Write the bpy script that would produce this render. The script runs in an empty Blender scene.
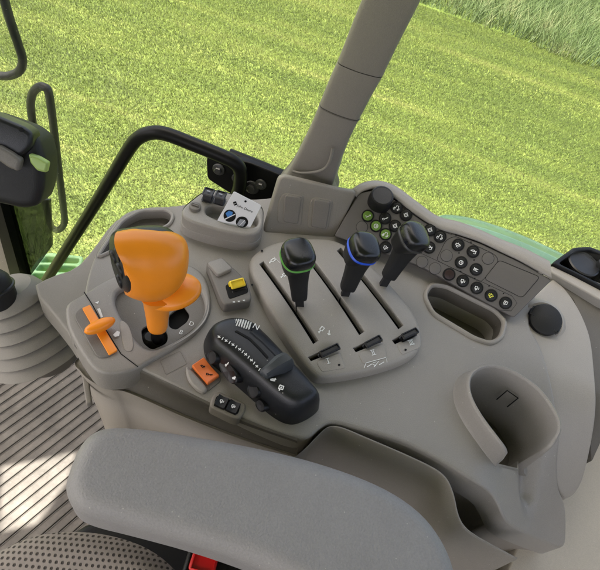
import bpy, bmesh, math, random
import numpy as np
from mathutils import Vector, Matrix, Euler
from mathutils.geometry import delaunay_2d_cdt

random.seed(7); rng = np.random.default_rng(7)
sc = bpy.context.scene
COL = sc.collection
V = Vector
# ------------------------------------------------------------------ camera
# metres; origin below the lens at console-deck height, X = towards the tractor's rear, Y = its right side
FPX, PITCH, ROLL, CH = 540.0, math.radians(52), math.radians(19), 0.62
Fv = V((0, math.cos(PITCH), -math.sin(PITCH))); R0 = V((1, 0, 0)); U0 = V((0, math.sin(PITCH), math.cos(PITCH)))
Rv = R0*math.cos(ROLL) + U0*math.sin(ROLL); Uv = -R0*math.sin(ROLL) + U0*math.cos(ROLL)
CAM = V((0, 0, CH))
cd = bpy.data.cameras.new('camera'); cam = bpy.data.objects.new('camera', cd); COL.objects.link(cam)
m = Matrix((Rv, Uv, -Fv)).transposed().to_4x4(); m.translation = CAM; cam.matrix_world = m
cd.sensor_fit = 'HORIZONTAL'; cd.sensor_width = 36; cd.lens = 36*FPX/600; cd.clip_start = .01; cd.clip_end = 1000
sc.camera = cam

def ray(x, y): return Fv*FPX + Rv*(x-300) + Uv*(285-y)
class Frame:
    """a working plane: origin, in-plane axes and normal; measures photo points on it"""
    def __init__(s, o, n, ex=None):
        s.o = V(o); s.n = V(n).normalized()
        ex = V(ex) if ex is not None else V((1, 0, 0))
        s.ex = (ex - s.n*ex.dot(s.n)).normalized(); s.ey = s.n.cross(s.ex)
    def uv(s, x, y, h=0):
        d = ray(x, y); t = ((s.o + s.n*h - CAM).dot(s.n))/d.dot(s.n); q = CAM + d*t - s.o
        return (q.dot(s.ex), q.dot(s.ey))
    def w(s, u, v, h=0): return s.o + s.ex*u + s.ey*v + s.n*h
    def pt(s, x, y, h=0):
        u, v = s.uv(x, y, h); return s.w(u, v, h)
    def uvh(s, x, y, hf):
        h = 0
        for _ in range(14):
            u, v = s.uv(x, y, h); h = .4*h + .6*hf(u, v)
        return (u, v)
G = Frame((0, 0, 0), (0, 0, 1))
def P(x, y, z=0): return G.pt(x, y, z)
def J(p):
    v = V(p)-CAM; k = v.dot(Fv); return (300+FPX*v.dot(Rv)/k, 285-FPX*v.dot(Uv)/k)
def PY(x, y, yy):
    d = ray(x, y); return CAM + d*((yy-CAM.y)/d.y)
def plane3(a, b, c, ex=None):
    n = (b-a).cross(c-a).normalized()
    if n.dot(CAM-a) < 0: n = -n
    return Frame(a, n, ex if ex is not None else (b-a))

# ------------------------------------------------------------------ materials
def mat(name, col, rough=.5, grain=0, gscale=900, var=.06, vscale=9, metal=0, spec=.5, coat=0, dust=0, emit=None):
    mt = bpy.data.materials.new(name); mt.use_nodes = True; nt = mt.node_tree; N = nt.nodes; L = nt.links
    b = N['Principled BSDF']; b.inputs['Roughness'].default_value = rough; b.inputs['Metallic'].default_value = metal
    b.inputs['Specular IOR Level'].default_value = spec; b.inputs['Coat Weight'].default_value = coat
    g = N.new('ShaderNodeNewGeometry')
    nz = N.new('ShaderNodeTexNoise'); nz.inputs['Scale'].default_value = vscale; nz.inputs['Detail'].default_value = 6
    nz.inputs['Roughness'].default_value = .65
    L.new(g.outputs['Position'], nz.inputs['Vector'])
    rp = N.new('ShaderNodeValToRGB'); c = V(col)
    rp.color_ramp.elements[0].position = .3; rp.color_ramp.elements[1].position = .7
    rp.color_ramp.elements[0].color = (*(c*(1-var)), 1); rp.color_ramp.elements[1].color = (*(c*(1+var)), 1)
    L.new(nz.outputs['Fac'], rp.inputs['Fac'])
    out = rp.outputs['Color']
    if dust:
        n2 = N.new('ShaderNodeTexNoise'); n2.inputs['Scale'].default_value = 55; n2.inputs['Detail'].default_value = 9; n2.inputs['Roughness'].default_value = .75
        L.new(g.outputs['Position'], n2.inputs['Vector'])
        r2 = N.new('ShaderNodeValToRGB'); r2.color_ramp.elements[0].position = .56; r2.color_ramp.elements[1].position = .78
        r2.color_ramp.elements[1].color = (dust, dust, dust, 1); r2.color_ramp.elements[0].color = (0, 0, 0, 1)
        L.new(n2.outputs['Fac'], r2.inputs['Fac'])
        mx = N.new('ShaderNodeMix'); mx.data_type = 'RGBA'; mx.inputs[7].default_value = (.5, .47, .41, 1)
        L.new(r2.outputs['Color'], mx.inputs[0]); L.new(out, mx.inputs[6]); out = mx.outputs[2]
        vo = N.new('ShaderNodeTexVoronoi'); vo.inputs['Scale'].default_value = 130; L.new(g.outputs['Position'], vo.inputs['Vector'])
        l1 = N.new('ShaderNodeMath'); l1.operation = 'LESS_THAN'; l1.inputs[1].default_value = .085; L.new(vo.outputs['Distance'], l1.inputs[0])
        sx = N.new('ShaderNodeSeparateColor'); L.new(vo.outputs['Color'], sx.inputs[0])
        l2 = N.new('ShaderNodeMath'); l2.operation = 'GREATER_THAN'; l2.inputs[1].default_value = .86; L.new(sx.outputs[0], l2.inputs[0])
        l3 = N.new('ShaderNodeMath'); l3.operation = 'MULTIPLY'; L.new(l1.outputs[0], l3.inputs[0]); L.new(l2.outputs[0], l3.inputs[1])
        l4 = N.new('ShaderNodeMath'); l4.operation = 'MULTIPLY'; l4.inputs[1].default_value = .45; L.new(l3.outputs[0], l4.inputs[0])
        my = N.new('ShaderNodeMix'); my.data_type = 'RGBA'; my.inputs[7].default_value = (.62, .58, .5, 1)
        L.new(l4.outputs[0], my.inputs[0]); L.new(out, my.inputs[6]); out = my.outputs[2]
    if grain:
        n4 = N.new('ShaderNodeTexNoise'); n4.inputs['Scale'].default_value = gscale*1.25; n4.inputs['Detail'].default_value = 3; L.new(g.outputs['Position'], n4.inputs['Vector'])
        r4 = N.new('ShaderNodeMapRange'); r4.inputs['From Min'].default_value = .3; r4.inputs['From Max'].default_value = .7; r4.inputs['To Min'].default_value = 1-min(grain, .5)*.13; r4.inputs['To Max'].default_value = 1+min(grain, .5)*.13
        L.new(n4.outputs['Fac'], r4.inputs['Value'])
        m4 = N.new('ShaderNodeVectorMath'); m4.operation = 'SCALE'; L.new(out, m4.inputs[0]); L.new(r4.outputs['Result'], m4.inputs['Scale']); out = m4.outputs[0]
    L.new(out, b.inputs['Base Color'])
    rr = N.new('ShaderNodeMapRange'); rr.inputs['To Min'].default_value = max(.02, rough-.07); rr.inputs['To Max'].default_value = min(1, rough+.07)
    L.new(nz.outputs['Fac'], rr.inputs['Value']); L.new(rr.outputs['Result'], b.inputs['Roughness'])
    if grain:
        v = N.new('ShaderNodeTexNoise'); v.inputs['Scale'].default_value = gscale; v.inputs['Detail'].default_value = 2
        L.new(g.outputs['Position'], v.inputs['Vector'])
        bp = N.new('ShaderNodeBump'); bp.inputs['Strength'].default_value = grain; bp.inputs['Distance'].default_value = .0006
        L.new(v.outputs['Fac'], bp.inputs['Height']); L.new(bp.outputs['Normal'], b.inputs['Normal'])
    return mt
M = {}
M['grey'] = mat('grey_plastic', (.255, .238, .212), .43, .5, 700, .05, 7, dust=.10)
M['greyd'] = mat('dark_grey_plastic', (.155, .142, .124), .5, .5, 700, .05, 8, dust=.06)
M['lgrey'] = mat('light_grey_plastic', (.295, .273, .24), .45, .45, 700, .04, 8, dust=.06)
M['taupe'] = mat('taupe_plastic', (.232, .21, .176), .55, .5, 700, .05, 6, dust=.08)
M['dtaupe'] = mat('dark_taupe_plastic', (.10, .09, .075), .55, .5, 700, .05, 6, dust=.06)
M['pillar'] = mat('pillar_plastic', (.19, .173, .15), .6, .5, 700, .04, 4)
M['skirt'] = mat('bounce_lit_skirt', (.31, .28, .235), .55, .5, 700, .05, 6, dust=.06)  # lightened so the colour carries bounce from the sunlit floor
M['beige'] = mat('beige_wall', (.46, .42, .35), .65, .5, 500, .06, 5, dust=.06)
M['panel'] = mat('panel_film', (.115, .106, .096), .5, .3, 1400, .05, 8)
M['black'] = mat('black_plastic', (.0045, .0045, .005), .42, .3, 1300, .1, 20)
M['gloss'] = mat('glossy_black', (.005, .0055, .0065), .27, .1, 1300, .1, 20)
M['rubber'] = mat('black_rubber', (.0045, .0045, .0045), .6, .3, 900, .1, 30)
M['pod'] = mat('anthracite_plastic', (.0075, .0085, .0105), .38, .35, 1200, .08, 15, dust=.02)
M['paddle'] = mat('paddle_plastic', (.035, .04, .045), .4, .3, 1200, .05, 15)
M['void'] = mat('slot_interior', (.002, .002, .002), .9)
M['metal'] = mat('black_paint', (.004, .004, .0045), .42, .15, 300, .1, 20, spec=.2)
M['dustymetal'] = mat('dusty_black_paint', (.005, .006, .006), .55, .3, 500, .3, 30, dust=.05)
M['bolt'] = mat('bolt_steel', (.12, .12, .12), .35, metal=.8)
M['orange'] = mat('orange_plastic', (.86, .27, .014), .33, .12, 1300, .05, 12)
M['orangeb'] = mat('orange_rocker', (.80, .19, .04), .4, .15, 1200, .04, 12)
M['yellow'] = mat('yellow_plastic', (.80, .60, .03), .4, .1, 1200, .04, 12)
M['switch'] = mat('switch_plastic', (.035, .036, .04), .45, .3, 1200)
M['white'] = mat('white_print', (.75, .76, .74), .5)
M['card'] = mat('white_card', (.80, .81, .84), .4, var=.02)
M['blueprint'] = mat('blue_print', (.04, .22, .62), .4)
M['greyprint'] = mat('grey_print', (.30, .32, .36), .4)
M['yprint'] = mat('yellow_print', (.75, .75, .10), .5)
M['gring'] = mat('green_ring', (.10, .32, .06), .35)
M['bring'] = mat('blue_ring', (.01, .08, .62), .35)
M['kring'] = mat('grey_ring', (.03, .03, .03), .35)
M['gbutton'] = mat('green_button', (.13, .24, .035), .4)
M['redk'] = mat('dark_red_button', (.026, .013, .012), .4)
M['red'] = mat('red_button', (.60, .018, .018), .3)
M['arm'] = mat('armrest_skin', (.262, .251, .24), .55, 1.0, 430, .06, 10, dust=.10)
M['rubgrey'] = mat('grey_rubber', (.225, .21, .18), .6, .35, 700, .07, 10, dust=.12)
M['floor'] = mat('ribbed_floor_mat', (.165, .15, .13), .7, .8, 240, .32, 16, dust=.22)
M['groove'] = mat('mat_groove', (.012, .012, .011), .9)
M['step'] = mat('green_step', (.22, .42, .20), .5, .2, 400, .1, 20, dust=.4)
M['fender'] = mat('hazed_green_fender', (.08, .165, .10), .3, .05, 300, .1, 20, coat=.5)  # window glass haze is mixed into this muted green
M['roof'] = mat('headliner', (.22, .21, .19), .8)
M['clip'] = mat('lime_clip', (.30, .42, .12), .4)

def seat_mat():
    mt = mat('dotted_seat_fabric', (.33, .285, .245), .9); nt = mt.node_tree; N = nt.nodes; L = nt.links
    b = N['Principled BSDF']
    g = N.new('ShaderNodeNewGeometry'); mp = N.new('ShaderNodeMapping'); mp.inputs['Scale'].default_value = (150, 150, 150)
    mp.inputs['Rotation'].default_value = (0, 0, math.radians(-12))
    L.new(g.outputs['Position'], mp.inputs['Vector'])
    s = N.new('ShaderNodeSeparateXYZ'); L.new(mp.outputs['Vector'], s.inputs['Vector'])
    def mth(op, a, bb=None, cc=None):
        n = N.new('ShaderNodeMath'); n.operation = op
        for i, q in enumerate((a, bb, cc)):
            if q is None: continue
            if isinstance(q, (int, float)): n.inputs[i].default_value = q
            else: L.new(q, n.inputs[i])
        return n.outputs[0]
    row = mth('FLOOR', s.outputs['Y']); off = mth('MULTIPLY', mth('MODULO', row, 2.0), .5)
    fx = mth('ABSOLUTE', mth('SUBTRACT', mth('FRACT', mth('ADD', s.outputs['X'], off)), .5))
    fy = mth('ABSOLUTE', mth('SUBTRACT', mth('FRACT', s.outputs['Y']), .5))
    d = mth('POWER', mth('ADD', mth('POWER', fx, 2.4), mth('POWER', fy, 2.4)), 1/2.4)
    mr = N.new('ShaderNodeMapRange'); mr.interpolation_type = 'SMOOTHSTEP'; mr.inputs['From Min'].default_value = .33; mr.inputs['From Max'].default_value = .15
    L.new(d, mr.inputs['Value']); k = mr.outputs['Result']
    old = b.inputs['Base Color'].links[0].from_socket
    mx = N.new('ShaderNodeMix'); mx.data_type = 'RGBA'; mx.inputs[7].default_value = (.065, .054, .045, 1)
    L.new(k, mx.inputs[0]); L.new(old, mx.inputs[6]); L.new(mx.outputs[2], b.inputs['Base Color'])
    bp = N.new('ShaderNodeBump'); bp.inputs['Distance'].default_value = .002; bp.inputs['Strength'].default_value = .8; bp.invert = True
    L.new(k, bp.inputs['Height']); L.new(bp.outputs['Normal'], b.inputs['Normal'])
    return mt
M['seat'] = seat_mat()

def glass_mat(name, tint, refl=1.0):
    mt = bpy.data.materials.new(name); mt.use_nodes = True; nt = mt.node_tree; N = nt.nodes; L = nt.links
    N.remove(N['Principled BSDF']); o = N['Material Output']
    t = N.new('ShaderNodeBsdfTransparent'); t.inputs[0].default_value = (*tint, 1)
    gl = N.new('ShaderNodeBsdfGlossy'); gl.inputs['Roughness'].default_value = .02
    fr = N.new('ShaderNodeFresnel'); fr.inputs['IOR'].default_value = 1.45
    mm = N.new('ShaderNodeMath'); mm.operation = 'MULTIPLY'; mm.inputs[1].default_value = refl; L.new(fr.outputs[0], mm.inputs[0])
    mx = N.new('ShaderNodeMixShader'); L.new(mm.outputs[0], mx.inputs[0]); L.new(t.outputs[0], mx.inputs[1]); L.new(gl.outputs[0], mx.inputs[2])
    L.new(mx.outputs[0], o.inputs['Surface']); return mt
M['glass'] = glass_mat('window_glass', (.95, .97, .95), .08)
M['tint'] = glass_mat('dark_glass', (.30, .33, .29), .4)

def grass_mat(name, c0, c1, c2, stretch=(.35, 1.4, 1), trans=.35, upk=.16, bands=.58):
    mt = bpy.data.materials.new(name); mt.use_nodes = True; nt = mt.node_tree; N = nt.nodes; L = nt.links
    b = N['Principled BSDF']; b.inputs['Roughness'].default_value = .6; b.inputs['Specular IOR Level'].default_value = .3
    g = N.new('ShaderNodeNewGeometry'); mp = N.new('ShaderNodeMapping'); mp.inputs['Scale'].default_value = stretch
    L.new(g.outputs['Position'], mp.inputs['Vector'])
    n1 = N.new('ShaderNodeTexNoise'); n1.inputs['Scale'].default_value = 1.6; n1.inputs['Detail'].default_value = 7; n1.inputs['Roughness'].default_value = .7
    L.new(mp.outputs['Vector'], n1.inputs['Vector'])
    n2 = N.new('ShaderNodeTexNoise'); n2.inputs['Scale'].default_value = 38; n2.inputs['Detail'].default_value = 3
    L.new(g.outputs['Position'], n2.inputs['Vector'])
    ad = N.new('ShaderNodeMath'); ad.operation = 'MULTIPLY_ADD'; ad.inputs[1].default_value = .2
    L.new(n2.outputs['Fac'], ad.inputs[0]); 
    m3 = N.new('ShaderNodeMath'); m3.operation = 'MULTIPLY'; m3.inputs[1].default_value = 1.0; L.new(n1.outputs['Fac'], m3.inputs[0]); L.new(m3.outputs[0], ad.inputs[2])
    rp = N.new('ShaderNodeValToRGB'); e = rp.color_ramp.elements
    e[0].position = .50; e[0].color = (*c0, 1); e[1].position = .79; e[1].color = (*c2, 1)
    k = e.new(.66); k.color = (*c1, 1)
    L.new(ad.outputs[0], rp.inputs['Fac']); L.new(rp.outputs['Color'], b.inputs['Base Color'])
    up = N.new('ShaderNodeVectorMath'); up.operation = 'MULTIPLY_ADD'; up.inputs[1].default_value = (upk,)*3; up.inputs[2].default_value = (0, 0, 1-upk); L.new(g.outputs['Normal'], up.inputs[0])
    nm = N.new('ShaderNodeVectorMath'); nm.operation = 'NORMALIZE'; L.new(up.outputs[0], nm.inputs[0]); L.new(nm.outputs[0], b.inputs['Normal'])
    n5 = N.new('ShaderNodeTexNoise'); n5.inputs['Scale'].default_value = 1; n5.inputs['Detail'].default_value = 4; m5 = N.new('ShaderNodeMapping'); m5.inputs['Scale'].default_value = (.22, 4.2, 1); m5.inputs['Rotation'].default_value = (0, 0, math.radians(-3))
    L.new(g.outputs['Position'], m5.inputs['Vector']); L.new(m5.outputs['Vector'], n5.inputs['Vector'])
    a5 = N.new('ShaderNodeMath'); a5.operation = 'MULTIPLY_ADD'; a5.inputs[1].default_value = bands; L.new(n5.outputs['Fac'], a5.inputs[0])
    s5 = N.new('ShaderNodeMath'); s5.operation = 'SUBTRACT'; s5.inputs[1].default_value = bands*.5; L.new(ad.outputs[0], s5.inputs[0]); L.new(s5.outputs[0], a5.inputs[2]); L.new(a5.outputs[0], rp.inputs['Fac'])
    tr = N.new('ShaderNodeBsdfTranslucent'); L.new(rp.outputs['Color'], tr.inputs['Color'])
    mx = N.new('ShaderNodeMixShader'); mx.inputs[0].default_value = trans
    L.new(b.outputs[0], mx.inputs[1]); L.new(tr.outputs[0], mx.inputs[2]); L.new(mx.outputs[0], N['Material Output'].inputs['Surface'])
    return mt
M['soil'] = grass_mat('lawn_ground', (.075, .108, .022), (.108, .145, .03), (.16, .182, .052), trans=0)
M['blade'] = grass_mat('lawn_blade', (.082, .118, .025), (.118, .156, .033), (.175, .198, .058), stretch=(.16, 1.1, 1), trans=.5)
M['tall'] = grass_mat('meadow_blade', (.042, .075, .021), (.070, .106, .033), (.155, .16, .075), stretch=(.8, .8, .8), upk=.6, bands=0)

# ------------------------------------------------------------------ object helpers
def empty(name, loc, label, cat, group=None):
    o = bpy.data.objects.new(name, None); COL.objects.link(o); o.location = loc; o.empty_display_size = .05
    o['label'] = label; o['category'] = cat
    if group: o['group'] = group
    return o
def obj(name, verts, faces, mats, parent=None, idx=None, sharp=42, label=None):
    me = bpy.data.meshes.new(name); me.from_pydata([tuple(v) for v in verts], [], faces); me.update()
    if not isinstance(mats, (list, tuple)): mats = [mats]
    for q in mats: me.materials.append(q)
    if idx is not None: me.polygons.foreach_set('material_index', idx)
    bm = bmesh.new(); bm.from_mesh(me); bmesh.ops.recalc_face_normals(bm, faces=bm.faces); bm.to_mesh(me); bm.free()
    me.polygons.foreach_set('use_smooth', [True]*len(me.polygons))
    me.set_sharp_from_angle(angle=math.radians(sharp))
    o = bpy.data.objects.new(name, me); COL.objects.link(o)
    if parent is not None:
        o.parent = parent
        if parent.type == 'EMPTY': o.matrix_parent_inverse = Matrix.Translation(-V(parent.location))
    if label: o['label'] = label
    return o
def thing(o, label, cat, group=None):
    o['label'] = label; o['category'] = cat
    if group: o['group'] = group
    return o
class MB:
    """collects several pieces of one part"""
    def __init__(s): s.v = []; s.f = []; s.i = []; s.m = []
    def add(s, vf, mt):
        v, f = vf; k = len(s.v); s.v += list(v); s.f += [tuple(a+k for a in q) for q in f]
        if mt not in s.m: s.m.append(mt)
        s.i += [s.m.index(mt)]*len(f); return s
    def build(s, name, parent=None, **kw): return obj(name, s.v, s.f, s.m, parent, s.i, **kw)

def chk(pts, it=3, closed=True, r=.25):
    pts = [V(p) for p in pts]
    for _ in range(it):
        q = []; n = len(pts); rg = range(n if closed else n-1)
        if not closed: q.append(pts[0])
        for i in rg:
            a, b = pts[i], pts[(i+1) % n]; q += [a.lerp(b, r), a.lerp(b, 1-r)]
        if not closed: q.append(pts[-1])
        pts = q
    return pts
def cat(pts, n=8, closed=True):
    pts = [V(p) for p in pts]; L = len(pts); out = []
    for i in range(L if closed else L-1):
        if closed: a, b, c, d = (pts[(i+k-1) % L] for k in range(4))
        else: a, b, c, d = pts[max(0, i-1)], pts[i], pts[i+1], pts[min(L-1, i+2)]
        for k in range(n):
            t = k/n
            out.append(.5*((2*b) + (c-a)*t + (2*a-5*b+4*c-d)*t*t + (3*b-a-3*c+d)*t**3))
    if not closed: out.append(pts[-1])
    return out
def corner(pts, r=4, n=4):
    """polygon with each corner rounded by about r photo pixels"""
    pts = [V(p) for p in pts]; out = []; L = len(pts)
    for i in range(L):
        a, b, c = pts[i-1], pts[i], pts[(i+1) % L]
        k1 = min(r, (a-b).length*.45); k2 = min(r, (c-b).length*.45)
        p, q = b+(a-b).normalized()*k1, b+(c-b).normalized()*k2
        for j in range(n+1):
            t = j/n; out.append(p*(1-t)**2 + b*2*t*(1-t) + q*t*t)
    return out
def area(p): return .5*sum(p[i-1][0]*p[i][1]-p[i][0]*p[i-1][1] for i in range(len(p)))
def inside(pt, poly):
    x, y = pt; c = False; j = len(poly)-1
    for i in range(len(poly)):
        xi, yi = poly[i]; xj, yj = poly[j]
        if (yi > y) != (yj > y) and x < (xj-xi)*(y-yi)/(yj-yi)+xi: c = not c
        j = i
    return c
def offset(poly, d):
    """moves a counter-clockwise outline inward by d"""
    n = len(poly); out = []
    for i in range(n):
        a, b, c = V(poly[i-1]), V(poly[i]), V(poly[(i+1) % n])
        e1, e2 = (b-a), (c-b)
        if e1.length < 1e-9: e1 = e2
        if e2.length < 1e-9: e2 = e1
        n1 = V((-e1.y, e1.x)).normalized(); n2 = V((-e2.y, e2.x)).normalized(); k = (n1+n2)
        if k.length < 1e-6: k = n1
        k.normalize(); s = d/max(.5, k.dot(n1)); out.append(tuple(b+k*s))
    return out
def clean(p, eps=2e-5):
    q = []
    for a in p:
        if not q or (V(a)-V(q[-1])).length > eps: q.append(tuple(a[:2]))
    if (V(q[0])-V(q[-1])).length < eps: q.pop()
    return q
def sheet(outline, depth, bev=.003, fr=G, hf=None, holes=(), grid=0, seg=4, hole_depth=None, uvmode=False, h0=0, hbev=None):
    """a moulded plate: outline (photo points) measured on frame fr at height hf, rounded edge, walls, holes"""
    if hf is None: hf = lambda u, v: h0
    cv = (lambda q: clean([tuple(p) for p in q])) if uvmode else (lambda q: clean([fr.uvh(p[0], p[1], hf) for p in q]))
    out = cv(outline)
    if area(out) < 0: out.reverse()
    hs = []
    for h in holes:
        h = cv(h)
        if area(h) > 0: h.reverse()
        hs.append(h)
    verts = []; faces = []
    def rings(poly, dep, b):
        n = len(poly); idx = []
        lv = [(0, dep)] + [(b*(1-math.cos(a)), b*(1-math.sin(a))) for a in [k/seg*math.pi/2 for k in range(seg+1)]] if b > 0 else [(0, dep), (0, 0)]
        last = None
        for (ins, drop) in lv:
            q = offset(poly, ins) if ins > 0 else poly
            base = len(verts)
            for p, p0 in zip(q, poly): verts.append((p[0], p[1], hf(*p)-drop))
            idx.append(base); last = q
        for a, bb in zip(idx, idx[1:]):
            for i in range(n):
                j = (i+1) % n; faces.append((a+i, a+j, bb+j, bb+i))
        return last, idx[-1], idx[0]
    ti, tb, lo = rings(out, depth, bev)
    loops = [(ti, tb)]
    for h in hs: 
        q, b, _ = rings(h, hole_depth or depth, bev if hbev is None else hbev); loops.append((q, b))
    pts = []; ed = []; gl = []
    for q, b in loops:
        s = len(pts); n = len(q)
        for i, p in enumerate(q): pts.append(V(p)); gl.append(b+i); ed.append((s+i, s+(i+1) % n))
    if grid:
        xs = [p[0] for p in ti]; ys = [p[1] for p in ti]; x = min(xs)
        bp = np.array([tuple(p) for p in pts])
        while x < max(xs):
            y = min(ys)
            while y < max(ys):
                if inside((x, y), ti) and not any(inside((x, y), q) for q, _ in loops[1:]):
                    if np.min((bp[:, 0]-x)**2+(bp[:, 1]-y)**2) > (grid*.5)**2:
                        pts.append(V((x, y))); gl.append(None)
                y += grid
            x += grid
    vo, eo, fo, ov, oe, of = delaunay_2d_cdt(pts, ed, [], 0, 1e-7)
    mp = []
    for i, p in enumerate(vo):
        g = None
        for k in ov[i]:
            if gl[k] is not None: g = gl[k]
        if g is None: g = len(verts); verts.append((p.x, p.y, hf(p.x, p.y)))
        mp.append(g)
    for f in fo:
        c = sum((vo[i] for i in f), V((0, 0)))/len(f)
        if inside(c, ti) and not any(inside(c, q) for q, _ in loops[1:]): faces.append(tuple(mp[i] for i in f))
    if not hs and depth < .2: faces.append(tuple(lo+i for i in range(len(out)))[::-1])
    return [fr.w(*v) for v in verts], faces
def stroke(pts, wd, fr=G, hf=None, up=.0004, h0=0, closed=False, px=True, taper=None):
    """a printed or scored line of width wd (metres) lying on a surface"""
    if hf is None: hf = lambda u, v: h0
    q = [V(fr.uvh(p[0], p[1], hf)) if px else V(p) for p in pts]
    if closed: q.append(q[0])
    v = []; f = []
    for i, p in enumerate(q):
        a = q[i-1] if i else (q[-2] if closed else p); b = q[i+1] if i < len(q)-1 else (q[1] if closed else p)
        t = (b-a); t = t.normalized() if t.length > 1e-9 else V((1, 0)); nn = V((-t.y, t.x))*wd/2
        for s in (1, -1):
            c = p+nn*s; v.append(fr.w(c.x, c.y, hf(c.x, c.y)+up))
        if i: k = 2*i; f.append((k-2, k-1, k+1, k))
    return v, f
def flat(pts, fr=G, hf=None, up=.0004, h0=0, px=True):
    if hf is None: hf = lambda u, v: h0
    q = clean([fr.uvh(p[0], p[1], hf) if px else p for p in pts])
    if area(q) < 0: q.reverse()
    return [fr.w(a, b, hf(a, b)+up) for a, b in q], [tuple(range(len(q)))]
def loft(secs, cap=True, closed=False):
    v = [p for s in secs for p in s]; n = len(secs[0]); f = []
    rg = range(len(secs) if closed else len(secs)-1)
    for k in rg:
        a = k*n; b = ((k+1) % len(secs))*n
        for i in range(n): f.append((a+i, a+(i+1) % n, b+(i+1) % n, b+i))
    if cap and not closed:
        f.append(tuple(range(n))[::-1]); f.append(tuple((len(secs)-1)*n+i for i in range(n)))
    return v, f
def sup(c, ax, ay, ra, rb, e=2.0, n=32):
    out = []
    for i in range(n):
        t = 2*math.pi*i/n; ct, st = math.cos(t), math.sin(t)
        out.append(c + ax*(ra*math.copysign(abs(ct)**(2/e), ct)) + ay*(rb*math.copysign(abs(st)**(2/e), st)))
    return out
def tube(path, r, n=16):
    path = [V(p) for p in path]; secs = []; prev = None
    rs = r if isinstance(r, (list, tuple)) else [r]*len(path)
    for i, p in enumerate(path):
        t = (path[min(i+1, len(path)-1)]-path[max(i-1, 0)]).normalized()
        if prev is None: a = t.orthogonal().normalized()
        else: a = (prev - t*prev.dot(t)).normalized()
        prev = a; b = t.cross(a); secs.append(sup(p, a, b, rs[i], rs[i], 2, n))
    return loft(secs)
def axes(d, ref=(0, 0, 1)):
    d = V(d).normalized(); a = V(ref).cross(d)
    if a.length < 1e-4: a = V((1, 0, 0))
    a.normalize(); return a, d.cross(a), d
def disc(c, n, r, h, bev=.0006, seg=28, ex=None):
    """a round button: low rounded cylinder standing on c along n"""
    a, b, n = axes(n)
    return loft([sup(c+n*z, a, b, q, q, 2, seg) for q, z in ((r, -.001), (r, h-bev), (r-bev*.35, h-bev*.3), (r-bev, h))])
def patch(rows, nu=6, nv=6, thick=0):
    """free-form surface through a grid of points"""
    R = [cat(r, nu, False) for r in rows]; Cc = [cat([r[i] for r in R], nv, False) for i in range(len(R[0]))]
    W = len(Cc); Hh = len(Cc[0]); v = [p for c in Cc for p in c]
    f = [(i*Hh+j, (i+1)*Hh+j, (i+1)*Hh+j+1, i*Hh+j+1) for i in range(W-1) for j in range(Hh-1)]
    return v, f
def box(o, ax, ay, az, hx, hy, hz, b=.003, seg=3):
    """rounded block"""
    secs = []
    def sec(z, ins):
        out = []; rr = b
        for (sx, sy, a0) in ((1, 1, 0), (-1, 1, 90), (-1, -1, 180), (1, -1, 270)):
            for k in range(seg+1):
                t = math.radians(a0+90*k/seg)
                out.append(o + ax*(sx*(hx-rr)+(rr-ins)*math.cos(t)) + ay*(sy*(hy-rr)+(rr-ins)*math.sin(t)) + az*z)
        return out
    for k in range(seg+1):
        t = math.pi/2*k/seg; secs.append(sec(-hz+b*(1-math.sin(t)), b*(1-math.cos(t))))
    for k in range(seg, -1, -1):
        t = math.pi/2*k/seg; secs.append(sec(hz-b*(1-math.sin(t)), b*(1-math.cos(t))))
    return loft(secs)
def lettering(s, fr, x, y, size, mt, name, parent, hf=None, dirpx=(1, .34), up=.0005, h0=0):
    """printed characters centred at a photo point, base line along dirpx"""
    if hf is None: hf = lambda u, v: h0
    cu = bpy.data.curves.new('tmp', 'FONT'); cu.body = s; cu.size = size; cu.align_x = 'CENTER'; cu.align_y = 'CENTER'
    to = bpy.data.objects.new('tmp', cu); COL.objects.link(to)
    dg = bpy.context.evaluated_depsgraph_get(); me = bpy.data.meshes.new_from_object(to.evaluated_get(dg))
    vs = [v.co.copy() for v in me.vertices]; fs = [tuple(p.vertices) for p in me.polygons]
    bpy.data.objects.remove(to); bpy.data.curves.remove(cu); bpy.data.meshes.remove(me)
    c = V(fr.uvh(x, y, hf)); d = (V(fr.uvh(x+dirpx[0]*8, y+dirpx[1]*8, hf))-c).normalized(); e = V((-d.y, d.x))
    out = []
    for q in vs:
        p = c+d*q.x+e*q.y; out.append(fr.w(p.x, p.y, hf(p.x, p.y)+up))
    if parent is None: return out, fs
    return obj(name, out, fs, mt, parent)
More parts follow.
